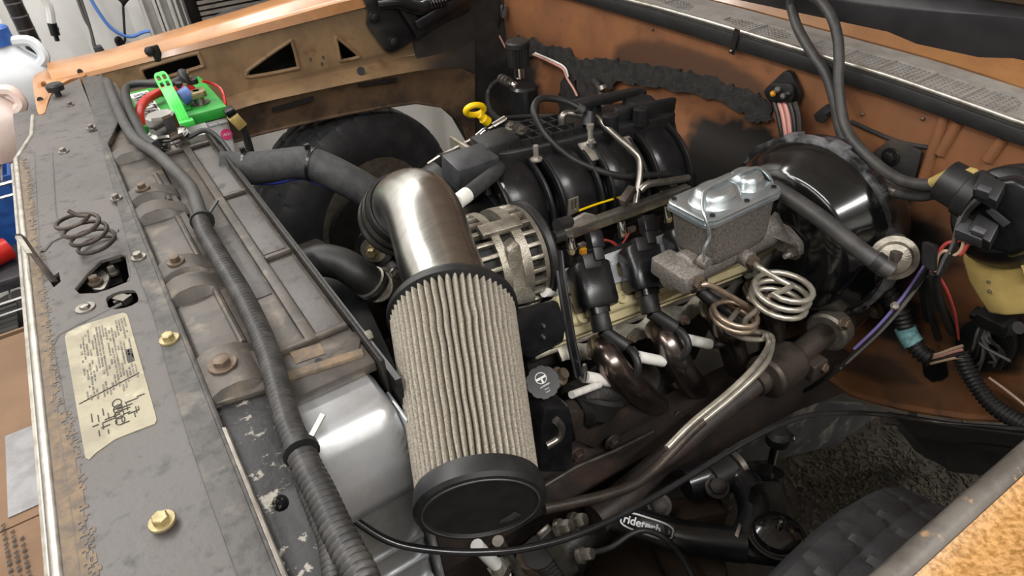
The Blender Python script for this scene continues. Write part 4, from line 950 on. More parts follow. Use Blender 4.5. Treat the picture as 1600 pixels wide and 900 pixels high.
part('pulley', MB().lathe(ac, eu, [(-.022, .012), (-.022, .028), (-.019, .025), (-.016, .028), (-.013, .025), (-.010, .028), (-.006, .028), (-.006, .012)], 28), m['steel'], t)
part('strap', MB().pbox(ap(.052, RA + .002, 1.95), z_ * .032, z_.cross(a_ * math.cos(1.95) + b_ * math.sin(1.95)) * .010, (a_ * math.cos(1.95) + b_ * math.sin(1.95)) * .006), m['castalu'], t, bev=.003)
ear = [Pp(*p, ap(.06, 0, 0) + V((0, -.078, 0)), V((0, -1, .25)).normalized()) for p in ((793, 393), (812, 378), (822, 440), (838, 462), (836, 470), (800, 479), (792, 472), (797, 430))]
part('mounting_ear', MB().prism(rpoly(ear, .18), (0, .02, 0)), m['castalu'], t, bev=.003)
for an in (.4, -1.2, 2.7): part('through_bolt', MB().hexbolt(ap(.110, RA - .010, an), eu, .006, .010, 0), m['steel'], t)
part('output_stud', MB().cyl(Dp(870, 352, 1.06), Dp(890, 346, 1.08), .010, 12), m['rubber'], t)

# ================================================================== engine block, heads, valve cover
E0 = Yp(885, 525, .68)                                      # front lower corner of the valve cover
u = eu; v = V((0, .70, .714)); v = (v - u * v.dot(u)).normalized(); n = u.cross(v)
if n.z < 0: n = -n
def E(a, b, c=0): return E0 + u * a + v * b + n * c
def En(px, py, c=0): return Pp(px, py, E0 + n * c, n)
t = thing('engine_block', 'dark oily V8 engine block under the intake', 'engine', (.7, .95, -.8))
prof = [(-.20, .27), (-.05, .10), (.05, .10), (.20, .27), (.235, .2), (.16, .02), (.13, -.10), (-.13, -.10), (-.16, .02), (-.235, .2)]
part('block', MB().loft([[V((x, .95 + y, -.56 + z - (x - .5) * .075)) for y, z in prof] for x in (.44, .98)]), m['grime'], t, bev=.006)
part('oil_pan', MB().loft([[V((x, .95 + y, z)) for y, z in ((-.12, -.66), (.12, -.66), (.10, -.78), (-.10, -.78))] for x in (.62, .96)]), m['grime'], t, bev=.01)
part('front_cover', MB().loft([[V((x, .95 + y * k, -.45 + z * k)) for y, z in ((-.13, -.2), (.13, -.2), (.15, .1), (.08, .2), (-.08, .2), (-.15, .1))] for x, k in ((.44, 1), (.41, .96))]), m['castalu'], t, bev=.006)
part('valley_cover', MB().box((.46, .83, -.33), (.96, 1.07, -.31)), m['grime'], t)
hd_ = part('cylinder_head', MB().pbox(E(.22, .045, -.092), u * .265, v * .065, n * .045), m['castalu'], t, bev=.006, label='cast aluminium cylinder head')
part('cylinder_head', MB().pbox(V((.72, 1.21, -.31)), V((.25, 0, -.018)), V((0, .06, -.06)), V((0, .05, .05))), m['castalu'], t, bev=.006)
t = thing('valve_cover', 'cream painted valve cover carrying the ignition coils', 'valve cover', E(.2, 0, -.05))
cov = [En(*p) for p in ((880, 531), (893, 521), (1000, 484), (1145, 433), (1200, 413))]
part('body', MB().loft([[E(a, b, c) for a, b in ((-.012, -.006), (.45, -.006), (.45, .1), (-.012, .1))] for c in (-.04, -.008)]), m['cream'], t, bev=.006)
part('dome', MB().loft([[E(.215 + x * (.43 - k), .052 + y * (.088 - k), c) for x, y in rrect(1, 1, .1)] for c, k in ((-.009, .0), (.006, .004), (.010, .014))]), m['cream'], t, ang=50)
part('flange', MB().loft([[E(.215 + x * .47, .047 + y * .116, c) for x, y in rrect(1, 1, .03)] for c in (-.044, -.034)]), m['cream'], t, bev=.002)
part('gasket', MB().pbox(E(.215, .047, -.046), u * .236, v * .058, n * .002), m['dark'], t)
for p in ((905, 497), (966, 467), (1066, 437)): part('boss', MB().lathe(En(*p, -.0), n, [(-.004, .013), (.016, .011), (.016, .004), (.012, .003)], 20), m['cream'], t)
# coil bracket plate with cut-outs
t = thing('coil_bracket', 'bright aluminium coil mounting plate on the valve cover', 'bracket', E(.1, .08, .02))
bo = [(879, 424), (1040, 367), (1120, 340), (1128, 368), (1060, 395), (1040, 402), (1030, 440), (1000, 448), (975, 455), (972, 440), (955, 445), (900, 478), (893, 474)]
bh = [[(893, 441), (925, 428), (930, 440), (905, 452), (902, 470), (896, 466)], [(960, 413), (988, 402), (985, 425), (980, 436), (964, 433)]]
part('plate', MB().prism([En(*p, .020) for p in bo], n * .004, [rpoly([En(*p, .020) for p in h], .2) for h in bh]), m['bracket'], t, bev=.0008)
part('top_flange', MB().bar(En(879, 424, .014), En(1040, 367, .014), .004, .016, n), m['bracket'], t, bev=.001)
for p in ((902, 464), (980, 441), (947, 414)): part('bolt', MB().hexbolt(En(*p, .024), n, .006, .010, 1.4), m['steel'], t)
part('slot', MB().pbox(En(892, 440, .0245), u * .005, v * .007, n * .001), m['dark'], t)
part('slot', MB().pbox(En(899, 465, .022), u * .008, v * .010, n * .002), m['dark'], t)
lab = ('black ignition coil beside the flat black strap on the valve cover', 'black ignition coil between the first coil and the master cylinder', 'black ignition coil under the brake master cylinder')
coils = (((924, 442), (941, 514), (976, 540)), ((1003, 415), (1017, 486), (1054, 512)), ((1072, 385), (1094, 452), (1122, 474)))
for i, (pb, pc, pe) in enumerate(coils):
    c0 = En(*pb, .045); q0 = En(*pc, .040)
    ax = (q0 - c0).normalized(); sd = n.cross(ax).normalized(); nn = n
    t = thing('ignition_coil', lab[i], 'coil', c0)
    secs = []
    for s, w, d in ((-.036, .048, .034), (-.028, .066, .050), (.034, .068, .054), (.042, .060, .050), (.038, .036, .034), (.052, .034, .034)):
        secs.append([c0 + ax * s + sd * x * w + nn * y * d for x, y in rrect(1, 1, .28, 4)])
    part('housing', MB().loft(secs), m['plastic'], t, ang=50)
    cn = part('connector', MB().pbox(c0 - ax * .030 + nn * .018 - sd * .004, sd * .016, ax * .012, nn * .009), m['plasticm'], t, bev=.002)
    part('latch', MB().pbox(c0 - ax * .046 + nn * .026 + sd * .008, sd * .009, ax * .018, nn * .006), m['plasticm'], cn, bev=.002)
    part('plug_boot', MB().pbox(c0 - ax * .062 + nn * .024 + sd * .010, sd * .012, ax * .014, nn * .010), m['plastic'], cn, bev=.003)
    part('tower', MB().cyl(c0 + ax * .05, c0 + ax * ((q0 - c0).length + .004), .0165, 20), m['rubber'], t, bev=.002)
    part('highlight_rib', MB().bar(c0 - ax * .02 + nn * .0215, c0 + ax * .03 + nn * .0222, .004, .003, nn), m['plastic'], t)
# plug wires with white heat sleeves
wl = ('black plug wire looping off the coil by the flat strap to a white heat sleeve', 'black plug wire looping off the middle coil to a white heat sleeve', 'black plug wire under the master cylinder ending in a white heat sleeve')
ws = (([(941, 516), (960, 530), (978, 541)], [(978, 541), (990, 553), (997, 572), (992, 588), (978, 597), (958, 597)], (957, 597), (915, 589)),
      ([(1017, 488), (1036, 500), (1054, 512)], [(1054, 512), (1068, 522), (1075, 540), (1068, 556), (1055, 564), (1036, 565)], (1036, 565), (996, 557)),
      ([(1094, 454), (1108, 466), (1122, 474)], [(1122, 474), (1140, 490), (1150, 510), (1140, 530), (1125, 538), (1108, 538)], (1109, 538), (1068, 529)))
for i, (bt_, wr, s0, s1) in enumerate(ws):
    t = thing('plug_wire', wl[i], 'plug wire', Yp(*s0, .6))
    ys_ = En(*bt_[0], .04).y; P0 = [En(*bt_[0], .04), Yp(*bt_[1], ys_ - .015), Yp(*bt_[2], ys_ - .03)]
    part('boot', MB().tube(cr(P0, 4), .0115, 14), m['rubber'], t)
    yw = [ys_ - .03, ys_ - .05, ys_ - .065, ys_ - .065, ys_ - .055, ys_ - .045]
    part('lead', MB().tube(cr([Yp(*p, y) for p, y in zip(wr, yw)], 6), [.0065] * 31, 12), m['rubber'], t)
    part('heat_sleeve', MB().cyl(Yp(*s0, ys_ - .044), Yp(*s1, ys_ - .035), .0095, 18), m['white'], t, label='white ceramic heat sleeve', bev=.001)
    part('plug_tip', MB().cyl(Yp(*s1, ys_ - .035), Yp(s1[0] - 10, s1[1] - 12, ys_ - .02), .007, 10), m['steel'], t)

# exhaust header
t = thing('exhaust_header', 'blued steel exhaust header below the valve cover', 'exhaust header', E(.2, -.1, -.2))
fl = []
for i in range(41):
    a = .0 + i * .011; fl.append(E(a, -.030 - .008 * math.cos((a - .06) * 2 * PI / .108), -.052))
part('flange', MB().rail(fl, .030, .010, n), m['castalu'], t, bev=.001)
hp_ = ([(938, 541, .650), (948, 556, .615), (968, 585, .592), (1005, 618, .590), (1050, 655, .645), (1095, 690, .70)],
       [(1028, 516, .645), (1040, 533, .608), (1062, 570, .585), (1090, 610, .60), (1115, 640, .65), (1130, 665, .70)],
       [(1110, 480, .640), (1120, 494, .605), (1138, 525, .58), (1152, 570, .59), (1160, 610, .64), (1165, 650, .70)],
       [(1180, 452, .635), (1190, 465, .60), (1205, 495, .58), (1205, 540, .59), (1195, 600, .64), (1180, 650, .70)])
for i, hh in enumerate(hp_): part('primary_tube', MB().tube(cr([Yp(x, y, q) for x, y, q in hh], 7), [.0235] * 36, 20), m['header'], t)
part('collector', MB().tube([Yp(1100, 670, .72), Yp(1150, 670, .73), Yp(1230, 640, .76)], .045, 18), m['header_dk'], t)
for x, y in ((925, 552), (985, 528), (1068, 500)): part('bolt', MB().hexbolt(Yp(x, y, .635), (0, -1, .3), .006, .012), m['rustbolt'], t)
t = thing('exhaust_pipe', 'sooty lower exhaust pipe curving below the header', 'exhaust pipe', Yp(1000, 660, .65))
part('pipe', MB().tube(cr([Yp(1005, 595, .64), Yp(1050, 630, .66), Yp(1080, 680, .69), Yp(1085, 740, .70)], 6), .026, 16), m['header_dk'], t)
part('flange', MB().cyl(Yp(1003, 592, .629), Yp(1010, 600, .632), .033, 18), m['header_dk'], t)

# ================================================================== intake manifold
t = thing('intake_manifold', 'black plastic intake manifold with arched runners', 'intake', (.7, .93, -.25))
def I(x, y, z): return V((x, y - (x - .7) * .05, z - (x - .7) * .075))
part('base', MB().loft([[I(x, y, z) for y, z in ((.84, -.235), (1.06, -.235), (1.06, -.15), (.96, -.105), (.88, -.14), (.85, -.18))] for x in (.50, .94)]), m['plastic'], t, bev=.006)
arc = [(.856, -.228), (.846, -.19), (.850, -.155), (.868, -.122), (.90, -.098), (.94, -.088), (.985, -.09), (1.03, -.11)]
for i in range(4):
    xc = .545 + i * .105; secs = []
    A2 = cr([V((0, y, z)) for y, z in arc], 4)
    for k, p in enumerate(A2):
        nx = A2[min(k + 1, len(A2) - 1)] - A2[max(k - 1, 0)]; nn = V((0, -nx.z, nx.y)).normalized()
        secs.append([I(xc + x * .076, p.y + nn.y * q * .04, p.z + nn.z * q * .04) for x, q in rrect(1, 1, .35, 4)])
    rn = part('runner', MB().loft(secs), m['plastic'], t, ang=60)
    for dx in (-.040, .040):
        pr = [I(xc + dx, p.y + (p.y - .93) * .16, p.z + .014) for p in A2[1:-4]]
        part('runner_rib', MB().rail(pr, .006, .014, (0, -.6, .8)), m['plasticm'], rn, bev=.0008)
part('flange', MB().loft([[I(x, y, z) for y, z in ((.822, -.222), (.86, -.222), (.86, -.205), (.822, -.205))] for x in (.49, .95)]), m['plastic'], t, bev=.002)
part('plenum_lid', MB().loft([[I(.73 + x * .40 * k, .955 + y * .11 * k, z) for x, y in rrect(1, 1, .15)] for z, k in ((-.09, 1), (-.062, 1), (-.058, .95))]), m['plasticm'], t, bev=.001)
for k in range(7): part('lid_rib', MB().bar(I(.56 + k * .022, .91, -.054), I(.56 + k * .022, 1.0, -.054), .004, .010), m['plasticm'], t)
for k in range(4): part('lid_rib', MB().bar(I(.55, .915 + k * .026, -.053), I(.71, .915 + k * .026, -.053), .004, .010), m['plasticm'], t)
for k, (xa, ya) in enumerate(((.76, .90), (.83, .90), (.80, 1.0), (.90, .985))): part('boss', MB().lathe(I(xa, ya, -.062), (0, 0, 1), [(0, .016), (.03, .014), (.032, .010)], 18), m['plastic'], t)
part('top_bar', MB().bar(I(.74, .985, -.034), I(.90, .985, -.034), .022, .016), m['plasticm'], t, bev=.003)
part('top_bar', MB().bar(I(.79, .925, -.045), I(.93, .92, -.047), .012, .028), m['plasticm'], t, bev=.003)
part('cap_disc', MB().lathe(I(.875, .955, -.050), (0, 0, 1), [(0, .034), (.006, .034), (.008, .028), (.014, .026)], 26), m['plasticm'], t)
part('metal_tab', MB().pbox(I(.70, .885, -.085), V((.012, 0, -.001)), V((0, .016, .012)), V((0, -.001, .002))), m['chrome_dull'], t, bev=.001)
part('metal_tab', MB().pbox(I(.79, .88, -.088), V((.010, 0, -.001)), V((0, .014, .010)), V((0, -.001, .002))), m['chrome_dull'], t, bev=.001)
part('stud', MB().lathe(Yp(838, 250, .865), (0, 0, 1), [(0, .010), (.003, .010), (.003, .0045), (.026, .0045)], 12), m['chrome_dull'], t)
# throttle body and plumbing at the front
t = thing('throttle_valve', 'black throttle body at the front of the intake manifold', 'throttle body', V((.47, .98, -.15)))
part('bore', MB().lathe(V((.462, .985, -.105)), (1, 0, 0), [(0, .052), (.04, .052)], 28), m['plasticm'], t)
part('flange', MB().pbox(V((.506, .975, -.105)), V((.005, 0, 0)), V((0, .062, 0)), V((0, 0, .060))), m['castalu'], t, bev=.004)
part('motor_cover', MB().pbox(Yp(735, 262, .92), V((.04, 0, 0)), V((0, .03, .004)), V((0, -.005, .024))), m['plasticg'], t, bev=.006)
part('motor_cover', MB().pbox(Yp(775, 235, .95), V((.034, 0, 0)), V((0, .03, 0)), V((0, 0, .026))), m['plasticm'], t, bev=.004)
part('connector', MB().pbox(Yp(803, 213, .96), V((.024, 0, 0)), V((0, .02, 0)), V((0, 0, .014))), m['plasticm'], t, bev=.003)
for p in ((797, 232), (814, 206), (797, 200)): part('bolt', MB().hexbolt(Yp(*p, .93), (0, -.4, 1), .006, .010), m['steel'], t)
t = thing('sleeved_wire', 'fat braided wire sleeve with a white cut end beside the alternator', 'wire sleeve', Yp(745, 295, .85))
part('sleeve', MB().tube(cr([Yp(729, 305, .84), Yp(748, 290, .86), Yp(770, 272, .88), Yp(778, 262, .9)], 5), .0125, 12), m['sock'], t)
part('band', MB().cyl(Yp(714, 316, .83), Yp(730, 304, .841), .0125, 14), m['white'], t, label='white banded end')
solo('vacuum_plug', MB().lathe(Yp(785, 305, .88), (0, 0, 1), [(0, .006), (.018, .0055), (.022, .003)], 14), m['white'], 'small white vacuum cap above the alternator', 'cap')
t = thing('sensor_harness', 'bundle of black sensor wires above the alternator', 'wiring', Yp(785, 280, .91))
for i in range(4):
    part('wire', MB().tube(cr([Yp(776 + i * 5, 300, .9), Yp(776 + i * 4, 280, .91), Yp(784 + i * 4, 262, .92), Yp(800 + i * 5, 255, .93)], 5), .0032, 6), m['rubber'], t)

# ================================================================== fuel rail, injectors, lines
t = thing('fuel_rail', 'steel fuel rail running along the near side of the intake', 'fuel rail', Yp(960, 340, .8))
ra, rb2 = Yp(880, 366, .80), Yp(1075, 296, .785)
part('rail', MB().bar(ra, rb2, .018, .020), m['steel'], t, bev=.002)
part('end_plug', MB().cyl(ra - (rb2 - ra).normalized() * .02, ra, .012, 14), m['rubber'], t)
part('mount_plate', MB().prism(rpoly([Yp(*p, .79) for p in ((890, 348), (915, 334), (932, 338), (935, 346), (900, 356), (890, 355))], .2), (0, .004, .002)), m['chrome_dull'], t, bev=.001)
part('perforated_tab', MB().prism([Yp(*p, .80) for p in ((888, 338), (889, 313), (904, 307), (905, 330))], (0, .003, 0), [[Yp(893 + 5 * k, 313 - 1.6 * k, .80), Yp(895.5 + 5 * k, 312 - 1.6 * k, .80), Yp(895.5 + 5 * k, 328 - 1.6 * k, .80), Yp(893 + 5 * k, 329 - 1.6 * k, .80)] for k in range(2)]), m['castalu'], t)
part('perforated_tab', MB().prism([Yp(*p, .80) for p in ((1048, 292), (1050, 278), (1058, 276), (1058, 290))], (0, .003, 0)), m['castalu'], t)
part('tube', MB().tube(cr([Yp(1000, 298, .80), Yp(1012, 288, .80), Yp(1040, 284, .80), Yp(1075, 278, .80)], 5), .007, 10), m['steel'], t)
part('quick_connector', MB().bar(Yp(972, 318, .79), Yp(989, 294, .80), .016, .016), m['shaft'], t, bev=.003)
for i, p in enumerate(((890, 376), (969, 352), (1040, 328))):
    j = part('injector', MB().lathe(Yp(*p, .795) + V((0, 0, .01)), (0, -.25, -1), [(0, .0085), (.022, .0085), (.022, .010), (.03, .010), (.034, .007)], 16), m['chrome'], t)
    part('injector_plug', MB().pbox(Yp(p[0] + 3, p[1] + 22, .795), V((.012, 0, 0)), V((0, .010, 0)), V((0, 0, .014))), m['plasticm'], j, bev=.002)
fp = [(878, 196, .95), (879, 182, .95), (886, 177, .95), (898, 178, .945), (912, 181, .94), (932, 184, .93), (945, 196, .90), (968, 217, .865), (990, 237, .838), (999, 250, .826), (1000, 272, .815), (996, 298, .805), (993, 318, .797)]
t = thing('fuel_line', 'bent steel fuel line crossing over the intake to the rail', 'fuel line', Yp(995, 300, .81))
part('tube', MB().tube(cr([Yp(*p) for p in fp], 5), .0062, 12), m['steel'], t)
part('connector', MB().cyl(Yp(920, 176, .935), Yp(919, 197, .925), .013, 16), m['plasticm'], t)
part('post', MB().lathe(Yp(922, 222, .90), (0, 0, 1), [(-.03, .011), (0, .011), (0, .008), (.006, .008), (.006, .0055), (.024, .0055), (.026, .007), (.034, .007)], 14), m['chrome_dull'], t)
part('post_base', MB().cyl(Yp(922, 258, .885), Yp(921, 225, .90), .013, 14), m['plasticm'], t)
hl = [(912, 173, .93), (888, 160, .95), (864, 154, .96), (846, 154, .96), (836, 163, .95), (835, 178, .94), (846, 202, .925), (864, 224, .905), (889, 245, .885), (918, 260, .865), (950, 271, .845), (979, 276, .835), (1013, 274, .83), (1053, 272, .83)]
t = thing('looped_hose', 'black rubber hose looping over the intake manifold', 'hose', Yp(889, 245, .885))
part('hose', MB().tube(cr([Yp(*p) for p in hl], 6), .0062, 12), m['rubber'], t)
part('clamp', MB().cyl(Yp(903, 168, .935), Yp(911, 173, .93), .0085, 14), m['rubberg'], t)
solo('vacuum_hose', MB().tube(cr([Yp(*p) for p in ((985, 172, .95), (1000, 166, .955), (1025, 165, .95), (1042, 171, .94), (1051, 190, .92), (1058, 226, .88), (1069, 256, .85), (1082, 278, .82))], 6), .0045, 10), m['rubber'], 'thin black vacuum hose draped over the rear of the intake', 'hose')
solo('yellow_wire', MB().tube(cr([Yp(905, 329, .812), Yp(935, 318, .825), Yp(975, 306, .83), (Yp(1010, 296, .835))], 5), .002, 6), m['yellow'], 'thin yellow wire stretched behind the fuel rail', 'wire')
t = thing('injector_wiring', 'red injector wires and clips tangled under the fuel rail', 'wiring', Yp(940, 380, .78))
for pts in ([(918, 378), (922, 366), (932, 362), (934, 372), (925, 380), (921, 376), (940, 374), (958, 378), (966, 386)], [(920, 381), (930, 377), (950, 376), (962, 384), (968, 390)], [(972, 381), (980, 370), (985, 360)]):
    part('wire', MB().tube(cr([Yp(*p, .775) for p in pts], 5), .0017, 6), m['redw'], t)
part('clip', MB().pbox(Yp(911, 392, .765), V((.005, 0, 0)), V((0, .005, 0)), V((0, 0, .006))), m['orangep'], t, bev=.001)
part('clip', MB().pbox(Yp(987, 358, .775), V((.007, 0, 0)), V((0, .004, 0)), V((0, 0, .005))), m['steel'], t, bev=.001)
part('clip', MB().pbox(Yp(909, 383, .77), V((.007, 0, 0)), V((0, .004, 0)), V((0, 0, .004))), m['steel'], t, bev=.001)
part('harness', MB().tube(cr([Yp(905, 400, .775), Yp(930, 402, .775), Yp(960, 392, .775), Yp(1000, 375, .775), Yp(1030, 365, .775)], 5), .010, 10), m['rubber'], t)

# ================================================================== hoses and drive at the engine front
uh = [(345, 262, 1.13), (375, 263, 1.12), (410, 262, 1.10), (450, 257, 1.08), (478, 255, 1.06), (505, 263, 1.04), (540, 280, 1.01), (575, 300, .99), (610, 325, .97)]
t = thing('upper_radiator_hose', 'black sleeved upper radiator hose crossing behind the intake elbow', 'hose', Yp(480, 260, 1.06))
part('hose', MB().tube(cr([Yp(*p) for p in uh], 6), .0275, 20), m['sock'], t)
for p in ((388, 262, 1.115), (487, 257, 1.053)):
    c = Yp(*p); part('zip_tie', MB().lathe(c, Yp(p[0] + 20, p[1] + (4 if p[0] > 400 else 0), p[2] - .015) - c, [(0, .0285), (.005, .0285)], 22), m['plastic'], t)
    part('tie_head', MB().pbox(c + V((0, 0, .03)), V((.004, 0, 0)), V((0, .004, 0)), V((0, 0, .006))), m['plastic'], t)
solo('blue_wire', MB().tube(cr([Yp(x, y, z - .012) for x, y, z in ((395, 285, 1.11), (430, 285, 1.09), (470, 277, 1.065), (500, 287, 1.045), (540, 301, 1.01), (575, 309, .99))], 5), .004, 7), m['bluew'], 'dark blue wire tied under the upper radiator hose', 'wire')
lh = [(455, 430, .86), (480, 414, .86), (505, 407, .85), (535, 413, .83), (560, 428, .81), (590, 450, .80)]
t = thing('lower_radiator_hose', 'black lower radiator hose curving to the water pump', 'hose', Yp(520, 410, .85))
part('hose', MB().tube(cr([Yp(*p) for p in lh], 6), .024, 20), m['rubber'], t)
part('clamp', MB().cyl(Yp(577, 440, .80), Yp(582, 444, .80), .026, 20), m['steel'], t)
t = thing('idler_pulley', 'steel centred idler pulley on a black bracket by the elbow', 'pulley', Yp(587, 385, .88))
ic = Yp(587, 385, .88)
part('bracket', MB().prism(rpoly([Yp(*p, .885) for p in ((575, 365), (590, 350), (612, 368), (640, 400), (660, 480), (640, 500), (610, 440), (580, 412))], .2), (.0, .02, 0)), m['blackmetal'], t, bev=.003)
part('wheel', MB().lathe(ic, (-.6, -.75, .1), [(-.012, .03), (.012, .03), (.013, .022)], 26), m['blackmetal'], t)
part('hub', MB().lathe(ic, (-.6, -.75, .1), [(.0125, .020), (.015, .020), (.016, .010)], 22), m['castalu'], t)
part('bolt', MB().hexbolt(ic + V((-.6, -.75, .1)).normalized() * .014, (-.6, -.75, .1), .008, .014, 1.3), m['brass'], t)
t = thing('drive_belt', 'dark green tinged serpentine belt behind the intake pipe', 'belt', Yp(620, 380, .9))
part('belt', MB().rail(cr([Yp(597, 352, .9), Yp(625, 375, .88), Yp(665, 430, .85), Yp(720, 470, .80), Yp(752, 430, .77), Yp(750, 370, .76)], 6), .024, .005, (0, -.8, .6)), mat('green_black_belt', '16211f', '1d2b27', 30, rough=.5), t)
t = thing('water_pump', 'cast water pump at the engine front', 'water pump', Yp(600, 440, .86))
part('housing', MB().lathe(Yp(610, 440, .88), (-1, 0, 0), [(-.04, .06), (.0, .06), (.02, .045), (.03, .03)], 24), m['grime'], t)
part('outlet', MB().cyl(Yp(588, 446, .80), Yp(615, 440, .86), .025, 16), m['castalu'], t)
part('bolt', MB().hexbolt(Yp(617, 425, .81), (0, -1, 0), .006, .01), m['steel'], t)
t = thing('radiator_fan', 'black electric fan shroud behind the radiator', 'fan', V((.16, .9, -.5)))
fc = V((.20, .92, -.33))
part('ring', MB().lathe(fc, (1, 0, 0), [(-.02, .20), (-.02, .212), (.02, .212), (.02, .20)], 48, caps=False), m['plastic'], t)
part('hub', MB().lathe(fc, (1, 0, 0), [(-.02, .06), (.025, .06), (.03, .05)], 28), m['plastic'], t)
for i in range(7):
    a = 2 * PI * i / 7; d = V((0, math.cos(a), math.sin(a))); e_ = V((0, -math.sin(a), math.cos(a)))
    part('blade', MB().prism([fc + d * .055 - e_ * .02, fc + d * .19 - e_ * .035, fc + d * .195 + e_ * .01 + V((.012, 0, 0)), fc + d * .055 + e_ * .02 + V((.012, 0, 0))], (.003, 0, 0)), m['plastic'], t)

# ================================================================== brake booster and master cylinder
BC = Xp(1258, 358, .98); BR = .172
t = thing('brake_booster', 'round black brake booster with worn rim on the firewall', 'brake booster', BC + V((0, 0, -BR)))
o = V((0, BC.y, BC.z))
part('front_shell', MB().lathe(o, (1, 0, 0), [(.892, .002), (.892, .060), (.899, .074), (.905, .095), (.908, .120), (.916, .132), (.935, .140), (.948, .152), (.962, .160), (.974, .164)], 64), m['blackgloss'], t, ang=60)
part('rear_shell', MB().lathe(o, (1, 0, 0), [(.984, .166), (1.03, .160), (1.06, .145), (1.085, .12), (1.094, .11)], 64), m['blackworn'], t, ang=60)
fl_ = []
for x, r in ((.972, BR - .006), (.974, BR), (.987, BR), (.990, BR - .008)):
    fl_.append([o + V((x, 0, 0)) + V((0, math.cos(a), math.sin(a))) * (r - (.004 if (j % 16) in (0, 1) else 0)) for j, a in enumerate([i * 2 * PI / 192 for i in range(192)])])
rim = part('crimped_rim', MB().loft(fl_), m['blackworn'], t, label='worn crimped rim')
for i in range(12):
    a = 2 * PI * (i + .3) / 12; d = V((0, math.cos(a), math.sin(a))); e_ = V((0, -math.sin(a), math.cos(a)))
    part('crimp_tab', MB().pbox(o + V((.986, 0, 0)) + d * (BR - .001), V((.010, 0, 0)), e_ * .014, d * .003), m['blackworn'], rim, bev=.001)
part('vacuum_port', MB().cyl(o + V((.905, .02, .095)), o + V((.885, .02, .105)), .014, 16), m['rubber'], t)

t = thing('master_cylinder', 'cast iron brake master cylinder with zinc lid and wire bail', 'master cylinder', V((.75, .61, -.2)))
MX0, MX1, MY0, MY1, MZ = .667, .825, .566, .652, -.075
mcx, mcy = (MX0 + MX1) / 2, (MY0 + MY1) / 2; mw, mh = MX1 - MX0, MY1 - MY0
secs = []
for z, k, dx in ((-.170, .70, .010), (-.163, .82, .008), (-.148, .88, .005), (-.092, .965, 0), (-.088, 1.0, 0), (-.086, 1.0, 0)):
    secs.append([V((mcx + dx + x * mw * k, mcy + y * mh * (k + .06 if k < .95 else k), z)) for x, y in rrect(1, 1, .16, 5)])
part('reservoir', MB().loft(secs), m['castiron'], t, ang=50)
def lidring(z, g): return [V((mcx + x * (mw + g), mcy + y * (mh + g), z)) for x, y in rrect(1, 1, .15, 6)]
lid = part('lid', MB().loft([lidring(-.0865, .004), lidring(-.0855, .008), lidring(-.080, .008), lidring(-.079, .002), lidring(-.0765, .006), lidring(-.0735, .006), lidring(-.072, .002), lidring(-.0715, -.004)]), m['zinc'], t, ang=30, label='bright zinc plated lid')
def dome(cx, cy, rx, ry, h):
    return MB().loft([[V((cx + x * rx * k, cy + y * ry * k, MZ + .003 + h * z)) for x, y in rrect(2, 2, .85, 6)] for z, k in ((0, 1.08), (.08, 1.0), (.55, .93), (.85, .8), (1, .6), (.97, .35), (.95, .02))])
part('dome', dome(.722, .606, .040, .031, .023), m['zinc'], lid, ang=60)
part('dome', dome(.792, .610, .026, .027, .022), m['zinc'], lid, ang=60)
for x, y in ((.675, .645), (.682, .574), (.752, .572), (.815, .575), (.745, .646)): part('screw', MB().cyl(V((x, y, -.0715)), V((x, y, -.069)), .004, 10), m['dark'], lid)
part('bail', MB().tube(cr([V((.674, .572, -.148)), V((.667, .568, -.135)), V((.664, .566, -.118)), V((.672, .566, -.098)), V((.668, .572, -.075)), V((.672, .585, -.060)), V((.695, .604, -.047)), V((.73, .607, -.044)), V((.79, .607, -.045)), V((.815, .604, -.051)), V((.832, .596, -.07)), V((.834, .592, -.08))], 7), .0029, 10), m['zinc'], t, label='bent wire bail')
part('bail_pivot', MB().lathe(V((.676, .569, -.149)), (0, -1, 0), [(-.012, .010), (.004, .009), (.004, .003)], 14), m['castiron'], t)
part('bore', MB().lathe(V((0, .606, -.178)), (1, 0, 0), [(.632, .018), (.636, .024), (.665, .025), (.668, .029), (.86, .029)], 24), m['castiron'], t)
part('front_block', MB().loft([[V((.652 + x * .045, .604 + y * .078, z)) for x, y in rrect(1, 1, .15)] for z in (-.186, -.158)]), m['castiron'], t, bev=.003)
part('port_boss', MB().cyl(V((.770, .585, -.178)), V((.770, .562, -.180)), .014, 16), m['castiron'], t, bev=.001)
part('port_nut', MB().lathe(V((.770, .562, -.180)), (0, -1, -.05), [(0, .0105), (.012, .0105), (.013, .007)], 6), m['rustbolt'], t)
part('port_nut', MB().lathe(V((.655, .565, -.172)), (0, -1, -.05), [(0, .0105), (.010, .0105), (.011, .007)], 6), m['rustbolt'], t)
flg = [V((.876, .607 + y * .82, -.19 + z * .8)) for y, z in ((-.072, -.026), (-.06, -.036), (.02, -.032), (.066, -.02), (.072, .0), (.05, .015), (0, .02), (-.03, .02), (-.066, -.0))]
part('mount_flange', MB().prism(rpoly(flg, .25), (.014, 0, 0)), m['castiron'], t, bev=.002)
part('gusset', MB().prism([V((.82, .585, -.16)), V((.876, .562, -.195)), V((.876, .60, -.15))], (0, .008, 0)), m['castiron'], t, bev=.001)
part('mount_nut', MB().hexbolt(V((.875, .556, -.204)), (-1, 0, 0), .009, .016, 1.5), m['steel'], t)
part('mount_stud', MB().cyl(V((.866, .556, -.204)), V((.85, .556, -.204)), .0045, 10), m['chrome_dull'], t)

